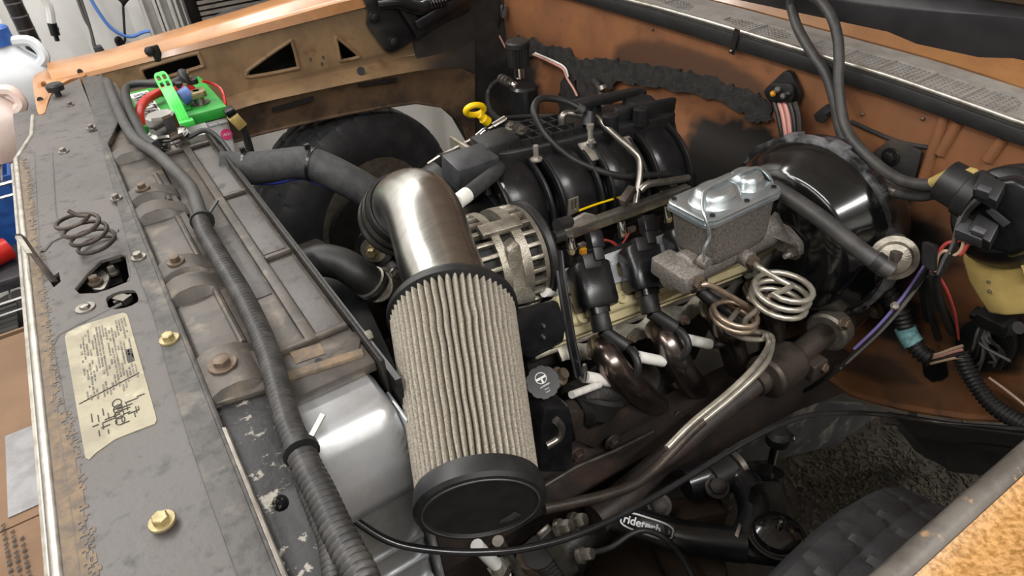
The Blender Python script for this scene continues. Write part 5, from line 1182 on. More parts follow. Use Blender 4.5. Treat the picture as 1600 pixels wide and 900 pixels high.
# brake lines with coils
def coil_pts(c, rx, n_, pitch, a0, k=20, tilt=V((0, 0, 1)), sgn=1):
    x, y, z = frame_of(tilt, (1, 0, 0)); return [c + x * rx * math.cos(a0 + sgn * 2 * PI * i / k) + y * rx * math.sin(a0 + sgn * 2 * PI * i / k) - z * pitch * i / k for i in range(int(n_ * k) + 1)]
cc1 = Yp(1228, 440, .50)
cp1 = coil_pts(cc1, .043, 3, .0165, -2.6, tilt=V((.1, -.1, 1)))
t = thing('brake_line', 'nickel brake line with three tight coils beside the master cylinder', 'brake line', cc1)
part('tube', MB().tube(cr([V((.770, .552, -.181)), Yp(1185, 417, .535), Yp(1215, 436, .51), Yp(1240, 448, .49)], 6)[:-1] + [Yp(1240, 448, .49).lerp(cp1[4], .5)] + cp1[4:], .0046, 10), m['line'], t)
tail = cr([cp1[-1], Yp(1185, 480, .52), Yp(1165, 500, .53), Yp(1170, 515, .525), Yp(1200, 522, .51), Yp(1207, 535, .505), Yp(1195, 570, .46), Yp(1150, 615, .45), Yp(1090, 665, .445), Yp(1050, 705, .44), Yp(1020, 735, .435), Yp(985, 760, .43), Yp(930, 778, .435), Yp(850, 795, .45)], 7)
part('run', MB().tube(tail[:57], .0046, 10), m['line'], t)
part('sheath', MB().tube(tail[55:], [.0075] * len(tail[55:]), 10), m['shaft'], t, label='dirty sheathed lower run')
cc2 = Yp(1150, 486, .54)
cp2 = coil_pts(cc2, .036, 1.7, .011, -2.4, tilt=V((.15, -.1, 1)))
t = thing('copper_brake_line', 'brownish copper brake line with two flat coils below the master cylinder', 'brake line', cc2)
part('tube', MB().tube(cr([V((.655, .556, -.173)), Yp(1110, 446, .55), Yp(1150, 468, .54), Yp(1184, 488, .53)], 5), .0046, 10), m['copper_line'], t)
part('coil', MB().tube(cp2, .0042, 10), m['copper_line'], t)
part('run', MB().tube(cr([cp2[-1], Yp(1135, 512, .53), Yp(1160, 528, .52), Yp(1190, 530, .51), Yp(1196, 522, .505), Yp(1200, 540, .495), Yp(1180, 572, .445), Yp(1140, 612, .43), Yp(1082, 660, .423), Yp(1042, 700, .415)], 7), .0046, 10), m['line'], t)

# vacuum hose, check valve
t = thing('vacuum_booster_hose', 'thick grey rubber hose across the brake booster', 'hose', Xp(1330, 380, .87))
part('hose', MB().tube(cr([Xp(1206, 292, .862), Xp(1240, 312, .868), Xp(1290, 347, .872), Xp(1335, 384, .876), Xp(1378, 415, .885), Xp(1392, 424, .89)], 6), .0135, 16), m['rubberg'], t)
part('clamp', MB().cyl(Xp(1366, 406, .882), Xp(1377, 414, .885), .0155, 18), m['rubber'], t)
t = thing('check_valve', 'round metal check valve canister beside the booster', 'valve', Xp(1398, 405, .93))
vc = Xp(1397, 402, .925); vax = V((-.8, -.45, .35)).normalized()
part('can', MB().lathe(vc, vax, [(-.03, .016), (-.028, .026), (-.004, .029), (.0, .034), (.005, .034), (.007, .026), (.016, .023), (.020, .012)], 32), m['castalu'], t)
part('spout', MB().cyl(vc + vax * .012 + V((0, 0, -.01)), Xp(1390, 424, .892), .008, 12), m['steel'], t)
part('bracket', MB().pbox(vc + vax * .018, V((.002, .006, 0)), V((0, 0, .014)), V((.006, -.002, 0))), m['steel'], t, bev=.001)
part('rear_hose', MB().tube(cr([vc - vax * .03 + V((0, 0, .02)), Xp(1398, 375, .97), Xp(1392, 345, 1.0), Xp(1378, 315, 1.03)], 5), .015, 14), m['rubber'], t)

# ================================================================== hood washer hoses
t = thing('grey_hose', 'grey rubber hose hanging from the hood in the wider bend to the wiper pump', 'hose', Xp(1312, 200, 1.05))
hA = [(1228, -25, 1.11), (1236, 10, 1.12), (1247, 45, 1.1), (1270, 85, 1.08), (1290, 115, 1.07), (1303, 155, 1.06), (1312, 200, 1.05), (1328, 240, 1.04), (1358, 276, 1.02), (1400, 299, .995), (1440, 306, .975), (1472, 297, .965)]
part('hose', MB().tube(cr([hp(.21, 1.03, -.004), hp(.13, .96, -.035)] + [Xp(*p) for p in hA], 6), .0088, 14), m['rubberg'], t)
part('joiner', MB().cyl(Xp(1392, 298, .997), Xp(1404, 302, .992), .0095, 14), m['steel'], t)
t = thing('grey_hose', 'grey rubber hose hanging from the hood that runs straight down beside the wider one', 'hose', Xp(1315, 180, 1.06))
hB = [(1262, -12, 1.11), (1282, 2, 1.10), (1300, 28, 1.085), (1309, 60, 1.075), (1311, 95, 1.062), (1310, 130, 1.05), (1316, 180, 1.036), (1330, 215, 1.02), (1362, 250, .998), (1400, 278, .97), (1440, 289, .955), (1478, 286, .95)]
part('hose', MB().tube(cr([hp(.19, .90, -.004), hp(.12, .84, -.035)] + [Xp(*p) for p in hB], 6), .0088, 14), m['rubberg'], t)

# ================================================================== wiper motor
t = thing('wiper_motor', 'black wiper motor with yellowed washer pump on the firewall', 'motor', Xp(1560, 350, 1.0))
def W(px, py, x=.97): return Xp(px, py, x)
mc_ = W(1572, 335, 1.0); wax = (W(1470, 288, .955) - W(1600, 330, .99)).normalized()
secs = []
part('housing', MB().lathe(W(1575, 335, 1.0), (-.85, .1, .5), [(-.07, .075), (-.01, .075), (.012, .068), (.03, .060), (.034, .045), (.035, .002)], 32), m['plastic'], t, bev=.002)
part('cover', MB().loft([[W(1562 + x * k, 338 + y * k, xx) for x, y in ((-60, -30), (-30, -55), (25, -62), (60, -45), (60, 50), (20, 65), (-40, 55), (-62, 20))] for xx, k in ((1.0, 1.05), (.955, 1), (.945, .88))]), m['plastic'], t, bev=.004)
part('pump_body', MB().lathe(W(1530, 310, .95), W(1490, 288, .95) - W(1530, 310, .95), [(0, .034), (.018, .034), (.02, .030), (.05, .029)], 26), m['plasticm'], t)
pb_ = part('pump_flange', MB().prism(rpoly([W(*p, .945) for p in ((1468, 306), (1505, 264), (1520, 268), (1524, 278), (1482, 316), (1474, 314))], .25), (.012, 0, .0)), m['amberp'], t, bev=.002, label='yellowed plastic pump flange')
part('nipple', MB().cyl(W(1457, 286, .95), W(1490, 270, .95), .0085, 14), m['amberp'], pb_)
part('nipple', MB().cyl(W(1470, 296, .957), W(1484, 300, .95), .0075, 14), m['amberp'], pb_)
for p, w in (((1545, 298), .026), ((1537, 362), .024)):
    cn = part('connector', MB().pbox(W(*p, .93), V((.012, .003, .008)), V((0, w * .62, .003)), V((-.005, 0, .009))), m['plasticm'], t, bev=.002)
    part('latch', MB().pbox(W(p[0] - 8, p[1] + 2, .915), V((.003, .0, .003)), V((0, .008, .0)), V((-.002, 0, .006))), m['plasticg'], cn, bev=.001)
part('socket', MB().pbox(W(1520, 364, .925), V((.010, .0, .006)), V((0, .018, 0)), V((-.004, 0, .009))), m['plasticg'], t, bev=.002)
part('nameplate', MB().prism([W(*p, .938) for p in ((1540, 330), (1552, 325), (1580, 348), (1568, 356))], (-.002, 0, .001)), m['plasticg'], t, bev=.001)
t = thing('motor_wiring', 'bundle of coloured wires curving out of the wiper motor connector', 'wiring', W(1470, 400, .93))
for pts, mt, r in (([(1520, 366), (1498, 376), (1480, 380), (1468, 392), (1460, 408), (1456, 424)], 'redw', .0025), ([(1518, 360), (1508, 372), (1502, 390), (1492, 398), (1478, 392), (1466, 400), (1461, 424)], 'tanw', .0025), ([(1532, 372), (1515, 380), (1505, 394), (1500, 398)], 'redw', .0025), ([(1530, 308), (1510, 325), (1497, 350), (1488, 385), (1475, 405), (1466, 428)], 'greyw', .003), ([(1535, 312), (1514, 330), (1502, 356), (1492, 388), (1480, 412), (1468, 432)], 'rubber', .003)):
    part('wire', MB().tube(cr([W(*p, .925) for p in pts], 6), r, 8), m[mt], t)
part('sheath', MB().prism(rpoly([W(*p, .925) for p in ((1447, 376), (1468, 383), (1464, 425), (1446, 412))], .15), (-.012, 0, .004)), m['rubber'], t, bev=.002)
part('taped_run', MB().tube(cr([W(1461, 424, .93), W(1462, 450, .95), W(1468, 475, .98), W(1480, 500, 1.02), W(1490, 520, 1.05)], 5), .008, 10), m['rubber'], t)
part('wire', MB().tube(cr([W(1466, 430, .94), W(1480, 455, .96), W(1492, 490, 1.0), W(1498, 530, 1.05)], 5), .0022, 7), m['redw'], t)

# washer reservoir
t = thing('washer_reservoir', 'yellowed translucent plastic washer reservoir below the wiper motor', 'reservoir', Xp(1570, 490, 1.02))
rs = []
for py, xs, k in ((388, (1505, 1640), 1), (405, (1502, 1645), 1.0), (440, (1512, 1650), 1), (470, (1530, 1655), 1), (492, (1545, 1650), .96)):
    a0, a1 = Xp(xs[0], py, .99), Xp(xs[1], py - 8, .99); rs.append([a0, a0.lerp(a1, .33) + V((-.012, 0, 0)), a0.lerp(a1, .4) + V((-.012, 0, 0)), a1 + V((-.012, 0, 0)), a1 + V((.09, 0, 0)), a0 + V((.09, 0, 0))])
part('tank', MB().loft(rs), m['amberp'], t, bev=.006)
part('seam', MB().tube([Xp(1590, 396, .975), Xp(1600, 420, .975), Xp(1606, 440, .975)], .003, 6), m['amberp'], t)
for p in ((1545, 440), (1546, 455)): part('stud', MB().ball(Xp(*p, .978), .003, 8), m['steel'], t)

# ================================================================== wiring along the firewall
t = thing('firewall_plug', 'black bulkhead grommet with wires high on the firewall', 'grommet', Xp(1225, 145, 1.09))
part('plate', MB().prism(rpoly([Xp(*p, 1.095) for p in ((1198, 140), (1232, 108), (1242, 112), (1257, 145), (1250, 168), (1215, 170))], .2), (-.012, 0, 0)), m['plasticm'], t, bev=.003)
part('body', MB().loft([[Xp(1222 + x * k, 145 + y * k, xx) for x, y in rrect(40, 34, 10)] for xx, k in ((1.083, 1), (1.06, .85))]), m['plasticm'], t, bev=.002)
for i, (p, mt) in enumerate((((1208, 146), 'orangep'), ((1215, 140), 'greyw'), ((1224, 150), 'greyw'), ((1232, 146), 'rubber'))): part('pin', MB().ball(Xp(*p, 1.056), .006, 8), m[mt], t)
for i, mt in enumerate(('rubber', 'pinkw', 'pinkw', 'rubber', 'rust')): part('wire', MB().tube(cr([Xp(1210 + i * 8, 160, 1.07), Xp(1216 + i * 8, 180, 1.065), Xp(1222 + i * 7, 212, 1.06), Xp(1226 + i * 6, 240, 1.07)], 4), .005, 8), m[mt], t)
t = thing('rubber_flap', 'small black rubber flap on the firewall behind the grey hoses', 'flap', Xp(1285, 180, 1.09))
part('flap', MB().prism(rpoly([Xp(*p, 1.09) for p in ((1274, 178), (1296, 160), (1300, 180), (1288, 192), (1278, 188))], .2), (-.006, 0, 0)), m['rubber'], t, bev=.002)
part('neck', MB().tube([Xp(1293, 176, 1.088), Xp(1305, 170, 1.088)], .008, 8), m['rubber'], t)
t = thing('lower_loom', 'corrugated black loom with teal tape against the footwell panel', 'loom', Xp(1420, 530, 1.05))
part('corrugated_tube', corr([Xp(1345, 432, 1.03), Xp(1365, 445, 1.03), Xp(1385, 458, 1.03), Xp(1398, 475, 1.03)], .0175, .0075), m['rubber'], t, ang=80)
part('corrugated_tube', corr([Xp(1396, 470, 1.03), Xp(1408, 490, 1.03), Xp(1420, 525, 1.03), Xp(1438, 550, 1.03), Xp(1456, 562, 1.03)], .0155, .0075), m['rubber'], t, ang=80)
part('tape', MB().tube(cr([Xp(1414, 512, 1.03), Xp(1420, 526, 1.03), Xp(1428, 537, 1.03)], 4), .0172, 16), m['teal'], t, label='teal tape band')
for i, mt in enumerate(('tanw', 'pinkw', 'rust', 'tanw')): part('wire', MB().tube(cr([Xp(1454, 556 + i * 4, 1.03), Xp(1470, 552 + i * 4, 1.03), Xp(1488, 545 + i * 5, 1.035), Xp(1505, 540 + i * 6, 1.04)], 4), .0028, 7), m[mt], t)
t = thing('bulkhead_connector', 'dark bulkhead wiring cluster with grey wires on the footwell panel', 'connector', Xp(1550, 530, 1.07))
part('grommet', MB().prism([Xp(1545 + 48 * math.cos(a), 535 + 42 * math.sin(a), 1.095) for a in [i * PI / 10 for i in range(20)]], (-.012, 0, 0)), m['plasticm'], t, bev=.003)
part('block', MB().pbox(Xp(1555, 502, 1.05), V((.014, 0, .004)), V((0, .024, 0)), V((-.004, 0, .013))), m['plasticm'], t, bev=.002)
part('block', MB().pbox(Xp(1538, 496, 1.05), V((.010, 0, .004)), V((0, .018, 0)), V((-.004, 0, .007))), m['plasticm'], t, bev=.002)
part('cap', MB().cyl(Xp(1572, 516, 1.05), Xp(1592, 512, 1.04), .010, 14), m['plasticg'], t)
for i in range(9):
    x0, y0 = 1532 + (i % 4) * 5, 508 + (i // 4) * 8
    part('wire', MB().tube(cr([Xp(x0, y0, 1.055), Xp(x0 - 6 + i, y0 + 15, 1.05), Xp(1520 + i * 7, 545 + (i % 3) * 9, 1.06), Xp(1505 + i * 8, 560 + (i % 4) * 6, 1.08)], 5), .0026, 7), m[('greyw', 'rubber', 'greyw')[i % 3]], t)
t = thing('tail_loom', 'corrugated black loom running down the footwell toward the near fender', 'loom', Xp(1530, 600, 1.05))
part('corrugated_tube', corr([Xp(1502, 548, 1.05), Xp(1510, 575, 1.045), Xp(1530, 608, 1.04), Xp(1560, 640, 1.03), Xp(1610, 668, 1.02)], .0145, .007), m['rubber'], t, ang=80)
solo('ground_wire', MB().tube(cr([Xp(1545, 590, 1.075), Xp(1570, 608, 1.07), Xp(1600, 632, 1.06), Xp(1620, 650, 1.06)], 4), .0022, 6), m['tanw'], 'thin pale wire crossing below the bulkhead connector', 'wire')
t = thing('violet_wire_run', 'violet and black wires tied together crossing the steering column', 'wiring', Xp(1400, 480, .95))
vp = [(1447, 412, .93), (1425, 445, .94), (1400, 478, .93), (1370, 512, .92), (1335, 545, .91), (1305, 572, .90), (1280, 590, .90), (1255, 605, .92)]
part('wire', MB().tube(cr([Xp(*p) for p in vp[:5]], 5), .0028, 7), m['purple'], t, label='violet wire')
part('wire', MB().tube(cr([Xp(x + 3, y + 6, d) for x, y, d in vp], 5), .0045, 8), m['rubber'], t)
part('wire', MB().tube(cr([Xp(x + 8, y + 3, d) for x, y, d in vp[:6]], 5), .003, 8), m['greyw'], t)
part('tie', MB().ball(Xp(1398, 478, .925), .007, 8), m['chrome_dull'], t)
for i, (a, b, c_) in enumerate((((1440, 425), (1443, 460), (1450, 500)), ((1452, 430), (1450, 470), (1466, 530)))):
    solo('firewall_wire', MB().tube(cr([Xp(*a, 1.0), Xp(*b, 1.03), Xp(*c_, 1.07)], 5), .006, 8), m['rubber'], ('black taped wire hanging in front of the footwell panel', 'black taped wire hanging beside the teal taped loom')[i], 'wire')

# ================================================================== catch can, dipstick and far corner plumbing
t = thing('breather_canister', 'black canister with ribbed breather cap in the far firewall corner', 'canister', Xp(820, 190, 1.02))
cn0 = Xp(822, 190, 1.0); cn1 = Xp(816, 125, 1.0)
cax = V((0, 0, 1))
part('body', MB().lathe(cn0, cax, [(-.05, .040), (.10, .040), (.106, .034)], 28), m['blackmetal'], t)
top = Xp(811, 110, 1.0)
part('neck', MB().lathe(top + V((0, 0, -.02)), cax, [(0, .014), (.03, .014)], 16), m['chrome'], t)
rb_ = [[top + V((0, 0, z)) + V((math.cos(a), math.sin(a), 0)) * (r - (.003 if j % 2 else 0)) for j, a in enumerate([i * PI / 24 for i in range(48)])] for z, r in ((.012, .028), (.065, .032))]
cpp = part('breather', MB().loft(rb_), m['rubber'], t, label='ribbed black breather')
part('breather_lid', MB().lathe(top + V((0, 0, .065)), cax, [(0, .034), (.012, .034), (.016, .030)], 28), m['rubber'], cpp)
part('fitting', MB().cyl(Xp(785, 127, .98), Xp(803, 134, .99), .011, 12), m['chrome'], t)
part('fitting', MB().ball(Xp(803, 133, .975), .012, 12), m['chrome'], t)
for k in range(3): part('clamp_ring', MB().cyl(Xp(783 + k * 5, 123 + k * 2.2, .978), Xp(785 + k * 5, 124 + k * 2.2, .978), .014, 14), m['steel'], t)
solo('breather_hose', MB().tube(cr([Xp(783, 124, .978), Xp(768, 135, .96), Xp(762, 152, .94), Xp(768, 175, .90), Xp(785, 190, .86), Xp(810, 195, .82), Xp(850, 193, .80)], 6), .0085, 12), m['rubber'], 'black hose curving from the catch canister toward the intake', 'hose')
solo('heater_tube', MB().tube(cr([Xp(780, 185, .95), Xp(830, 182, .90), Xp(880, 183, .85)], 4), .006, 10), m['rubber'], 'thin black tube running behind the intake to the canister', 'tube')
t = thing('oil_dipstick', 'bright yellow dipstick handle in the far engine corner', 'dipstick', Xp(748, 180, .8))
dc = Yp(742, 172, 1.12); hcx = [dc + V((.020 * math.cos(a), -.006 * math.sin(a), .012 * math.sin(a) - .004 * math.cos(a))) for a in [i * PI / 10 for i in range(20)]]
part('ring_handle', MB().tube(hcx, .006, 10, closed=True), m['yellow'], t)
part('knob', MB().lathe(Yp(756, 186, 1.12), (.7, 0, -.7), [(-.014, .006), (-.004, .006), (-.002, .010), (.012, .010), (.014, .007)], 14), m['yellow'], t)
part('tube', MB().tube(cr([Yp(757, 187, 1.12), Yp(765, 205, 1.12), Yp(770, 240, 1.1), Yp(772, 290, 1.08)], 5), .005, 8), m['grime'], t)
t = thing('throttle_cable', 'silver ended throttle cable at the front of the intake', 'cable', Yp(765, 210, 1.0))
part('ferrule', MB().cyl(Yp(770, 198, 1.0), Yp(790, 186, 1.0), .007, 10), m['chrome'], t)
part('ferrule', MB().cyl(Yp(745, 214, 1.0), Yp(757, 204, 1.0), .006, 10), m['chrome'], t)
part('cable', MB().tube(cr([Yp(790, 186, 1.0), Yp(757, 205, 1.0), Yp(725, 224, 1.0), Yp(690, 242, 1.0), Yp(668, 256, 1.0)], 4), .0022, 7), m['steel'], t)
part('bracket', MB().rail([Yp(760, 232, 1.0), Yp(757, 212, 1.0), Yp(762, 200, 1.0)], .012, .003, (0, -1, 0)), m['steel'], t)
t = thing('corner_wires', 'thin brown wires hanging from the relay in the far firewall corner', 'wiring', Xp(775, 45, 1.09))
for pts, mt in (([(745, -8), (762, 22), (776, 48), (790, 75)], 'pinkw'), ([(776, 48), (772, 70), (752, 105), (746, 140), (758, 160)], 'rust'), ([(776, 50), (740, 75), (715, 110), (704, 138)], 'rust'), ([(785, -8), (786, 15), (778, 45)], 'rubber')):
    part('wire', MB().tube(cr([Xp(*p, 1.08) for p in pts], 5), .0028, 7), m[mt], t)
part('relay', MB().bar(Xp(787, 8, 1.085), Xp(787, 27, 1.085), .014, .014, (1, 0, 0)), m['greyw'], t, bev=.002)
t = thing('heater_wires', 'red and white wire pair running down the firewall sealer', 'wiring', Xp(870, 110, 1.09))
part('wire', MB().tube(cr([Xp(833, 85, 1.086), Xp(860, 97, 1.086), Xp(880, 108, 1.086), Xp(886, 122, 1.086), Xp(896, 138, 1.086), Xp(902, 150, 1.086)], 5), .0032, 7), m['pinkw'], t)
part('wire', MB().tube(cr([Xp(836, 83, 1.087), Xp(862, 94, 1.087), Xp(882, 105, 1.087), Xp(888, 120, 1.087)], 5), .0025, 7), m['white'], t)
t = thing('heater_stub', 'short black heater hose stub through the firewall', 'hose', Xp(940, 140, 1.08))
part('hose', MB().tube(cr([Xp(930, 128, 1.09), Xp(938, 140, 1.07), Xp(943, 160, 1.05), Xp(945, 175, 1.03)], 5), .012, 12), m['rubber'], t)
part('clamp', MB().cyl(Xp(942, 136, 1.068), Xp(944, 142, 1.066), .014, 12), m['steel'], t)

# ================================================================== wheels
def tire(loc, label, steer):
    R, w = .35, .205
    t = thing('wheel', label, 'wheel', loc)
    o = V(loc) + V((0, -w / 2, 0))                                              # wheel centre on the inner edge plane, tyre extends along +y
    prof = [(.012, .205), (.004, .23), (.0, .27), (.006, .305), (.016, .328), (.026, .340)]
    tread = []
    for k in range(17):
        yy = .026 + (w - .052) * k / 16; crown = .010 * (1 - ((k - 8) / 8) ** 2)
        tread.append((yy, .340 + crown - (.004 if k in (4, 8, 12) else 0)))
    full = prof + tread + [(w - y, r) for y, r in reversed(prof)]
    NA = 288; secs = []
    for y, r in full:
        ring_ = []
        for j in range(NA):
            a = 2 * PI * j / NA; rr = r
            if .03 < y < w - .03:
                ph = (j + (y / w) * 14 + (4 if y > w / 2 else 0)) % 9
                if ph < 1.0: rr -= .005
            elif .015 < y < w - .015 and j % 9 < 1: rr -= .004
            ring_.append(o + V((rr * math.cos(a), y, rr * math.sin(a))))
        secs.append(ring_)
    part('tire', MB().loft(secs, caps=False), m['tire'], t, ang=28, label='black treaded tire')
    part('rim', MB().lathe(o + V((0, .01, 0)), (0, 1, 0), [(.0, .208), (.01, .20), (.03, .185), (.12, .18), (.14, .10), (.14, .002)], 40), m['castalu'], t)
    t.rotation_euler.z = R_(steer)
    return t
tire((.56, 1.875, -.605), 'black far front tire showing through the wheel arch', 17)
tire((.50, .138, -.612), 'black near front tire beside the copper fender', 4)
t = thing('brake_disc', 'dark brake disc inside the far wheel', 'brake disc', (.56, 1.70, -.73))
part('disc', MB().lathe(V((.56, 1.70, -.585)), (0, 1, 0), [(0, .15), (.024, .15)], 40), m['grime'], t)
part('hat', MB().lathe(V((.56, 1.66, -.585)), (0, 1, 0), [(0, .05), (.04, .07)], 28), m['grime'], t)

# ================================================================== frame and cross members
t = thing('frame_rail', 'rusty brown near frame rail along the engine', 'frame rail', (.6, .6, -.66))
part('rail', MB().loft([[V((x, y, z + dz)) for y, z in ((.55, -.475), (.615, -.475), (.615, -.62), (.55, -.62))] for x, dz in ((-.1, .03), (.2, .03), (.45, .02), (.8, -.01), (1.0, -.04), (1.2, -.10))]), m['rust'], t, bev=.006)
part('top_flange', MB().loft([[V((x, y, z + dz)) for y, z in ((.53, -.472), (.62, -.472), (.62, -.466), (.53, -.466))] for x, dz in ((-.1, .03), (.2, .03), (.45, .02), (.8, -.01), (1.0, -.04), (1.15, -.08))]), m['rust'], t)
part('grey_section', MB().prism([Yp(*p, .56) for p in ((1140, 680), (1180, 640), (1260, 628), (1350, 632), (1385, 660), (1330, 690), (1220, 718), (1160, 722))], (0, .012, 0)), m['greyframe'], t, bev=.003, label='grey painted frame section')
part('motor_mount', MB().prism([Yp(*p, .585) for p in ((890, 645), (930, 640), (985, 630), (1030, 640), (1040, 665), (935, 705), (900, 690))], (0, .03, 0)), m['rust'], t, bev=.006)
part('mount_pad', MB().lathe(Yp(930, 632, .60), (.5, .3, .8), [(-.02, .03), (.01, .045), (.016, .04)], 20), m['rubber'], t)
for p in ((900, 710), (955, 690), (1060, 650)): part('bolt', MB().hexbolt(Yp(*p, .572), (0, -1, 0), .010, .012), m['rust'], t)
t = thing('far_frame_rail', 'dark far frame rail below the battery', 'frame rail', (.5, 1.35, -.7))
part('rail', MB().box((-.1, 1.32, -.66), (1.2, 1.39, -.5)), m['rust'], t, bev=.006)
t = thing('crossmember', 'brown steel front crossmember under the engine', 'crossmember', (.5, .9, -.8))
part('beam', MB().loft([[V((x, y, z)) for x, z in ((.36, -.69), (.59, -.69), (.57, -.80), (.40, -.80))] for y in (.46, 1.45)]), m['rust'], t, bev=.01)
part('spring_tower', MB().prism([Zp(*p, -.60) for p in ((905, 905), (960, 835), (1010, 815), (1060, 800), (1120, 790), (1140, 900))], (0, 0, -.14)), m['rustlight'], t, bev=.01)
part('gusset', MB().prism([Zp(*p, -.57) for p in ((1040, 780), (1120, 762), (1138, 800), (1060, 815))], (0, 0, -.05)), m['rustlight'], t, bev=.006)
part('weld_seam', MB().tube([Zp(1005, 832, -.597), Zp(1040, 905, -.597)], .004, 6), m['rust'], t)

# ================================================================== steering
t = thing('steering_shaft', 'dirty steering shaft running down from the firewall to the steering box', 'steering shaft', Yp(1100, 660, .5))
sp = [Yp(1345, 470, .52), Yp(1290, 520, .50), Yp(1240, 560, .495), Yp(1180, 602, .49), Yp(1100, 665, .485), Yp(1040, 715, .48), Yp(985, 765, .475), Yp(930, 810, .47)]
part('column_tube', MB().cyl(sp[0], sp[1], .030, 22), m['shaft'], t)
part('collar', MB().lathe(Yp(1298, 513, .502), sp[1] - sp[0], [(-.012, .034), (-.010, .038), (.016, .038), (.020, .033)], 26), m['castalu'], t, label='pale metal collar')
part('shaft', MB().tube([sp[1], sp[2], sp[3]], .021, 18), m['shaft'], t)
j1 = part('coupler', MB().lathe(Yp(1232, 565, .493), sp[3] - sp[2], [(-.012, .034), (.0, .037), (.05, .036), (.058, .040), (.066, .036)], 20), m['shaft'], t, bev=.002)
part('shaft', MB().tube(sp[3:], [.016, .016, .019, .022, .024], 18), m['rust'], t)
part('yoke', MB().pbox(Yp(1265, 570, .48), V((.020, 0, 0)), V((0, .022, 0)), V((0, 0, .018))), m['shaft'], t, bev=.005)
for p in ((1282, 572), (1317, 505)): part('bolt', MB().hexbolt(Yp(*p, .465), (0, -1, .3), .009, .012), m['rustbolt'], t)
t = thing('column_bracket', 'rusty column bracket plate on the footwell panel', 'bracket', Xp(1340, 480, 1.05))
part('plate', MB().prism([Xp(*p, 1.06) for p in ((1325, 450), (1358, 470), (1352, 500), (1320, 530), (1290, 500))], (.012, 0, 0)), m['fire_low'], t, bev=.002)
part('bolt', MB().hexbolt(Xp(1367, 484, 1.055), (-1, 0, 0), .012, .012), m['rustbolt'], t)
t = thing('steering_gearbox', 'oily steering box with clamp and fittings below the cone filter', 'steering box', Yp(860, 880, .5))
part('housing', MB().lathe(Yp(905, 830, .48), Yp(860, 890, .48) - Yp(905, 830, .48), [(-.01, .024), (.03, .036), (.06, .045), (.16, .05)], 24), m['grime'], t)
part('clamp', MB().bar(Yp(850, 830, .44), Yp(893, 895, .44), .022, .012, (0, -1, 0)), m['steel'], t, bev=.003)
for p in ((871, 825), (905, 868), (893, 815)): part('bolt', MB().hexbolt(Yp(*p, .43), (.5, -.6, .5), .009, .022, 1.3), m['steel'], t)
part('bellows', corr([Yp(842, 862, .46), Yp(860, 880, .46), Yp(875, 905, .46)], .024, .012), m['rubber'], t, ang=60)
t = thing('pressure_hose', 'pale steering pressure hose with a hex fitting under the filter', 'hose', Yp(770, 880, .46))
part('hose', MB().tube(cr([Yp(745, 852, .46), Yp(760, 868, .46), Yp(778, 886, .46), Yp(790, 900, .46)], 4), .0085, 12), m['jugw'], t)
part('fitting', MB().lathe(Yp(778, 886, .455), Yp(790, 905, .455) - Yp(778, 886, .455), [(0, .0145), (.016, .0145), (.018, .010)], 6), m['steel'], t)
t = thing('return_pipe', 'steel return pipe beside the pale pressure hose', 'pipe', Yp(790, 870, .48))
part('pipe', MB().tube(cr([Yp(778, 845, .47), Yp(790, 865, .47), Yp(805, 885, .47), Yp(820, 905, .47)], 4), .008, 12), m['steel'], t)
part('flange', MB().lathe(Yp(820, 895, .465), V((.3, -.3, -1)), [(0, .018), (.012, .018)], 16), m['rust'], t)
solo('rust_tube', MB().cyl(Yp(828, 868, .47), Yp(850, 908, .47), .020, 20), m['rustlight'], 'short brown pipe stub beside the steering box clamp', 'pipe')

# ================================================================== control arm, ball joint, shock
t = thing('control_arm', 'black tubular upper control arm with a white lettered decal', 'control arm', Zp(1100, 830, -.5))
zc = -.5
k0, k1, k2 = Zp(962, 806, zc), Zp(1062, 838, zc), Zp(1165, 853, zc)
part('tube', MB().tube(cr([k0, k1, k2], 6), .026, 20), m['blackmetal'], t)
part('rear_tube', MB().tube(cr([Zp(1165, 850, zc), Zp(1180, 800, zc), Zp(1160, 750, zc), Zp(1120, 742, zc), Zp(1070, 757, zc)], 6), [.026] * 25, 18), m['blackmetal'], t)
part('bushing', MB().cyl(Zp(1143, 735, zc), Zp(1150, 731, zc), .036, 26), m['steel'], t, label='steel bushing ring')
part('bushing', MB().cyl(Zp(1110, 752, zc), Zp(1142, 736, zc), .030, 24), m['rubber'], t)
part('band', MB().cyl(Zp(1147, 845, zc), Zp(1152, 847, zc), .0275, 24), m['chrome_dull'], t)
part('pivot_bolt', MB().hexbolt(Zp(1120, 760, -.49), (-.3, -.4, .8), .014, .014), m['rust'], t)
part('pivot_bolt', MB().hexbolt(Zp(1030, 790, -.5), (-.3, -.4, .8), .014, .014), m['rust'], t)
part('plate', MB().prism(rpoly([Zp(*p, -.49) for p in ((1150, 828), (1200, 805), (1245, 815), (1250, 850), (1225, 875), (1165, 868))], .2), (0, 0, -.02)), m['blackmetal'], t, bev=.004)
jc = Zp(1212, 842, -.485)
bj = part('ball_joint', MB().lathe(jc, (0, 0, 1), [(0, .042), (.010, .042), (.012, .034), (.022, .032), (.028, .020), (.030, .002)], 30), m['blackgloss'], t)
part('ring', MB().tube([jc + V((.037 * math.cos(i * PI / 16), .037 * math.sin(i * PI / 16), .011)) for i in range(32)], .002, 6, closed=True), m['grime'], bj)
part('grease_nipple', MB().lathe(jc + V((0, 0, .03)), (0, 0, 1), [(0, .006), (.010, .005), (.014, .003)], 10), m['chrome'], bj)
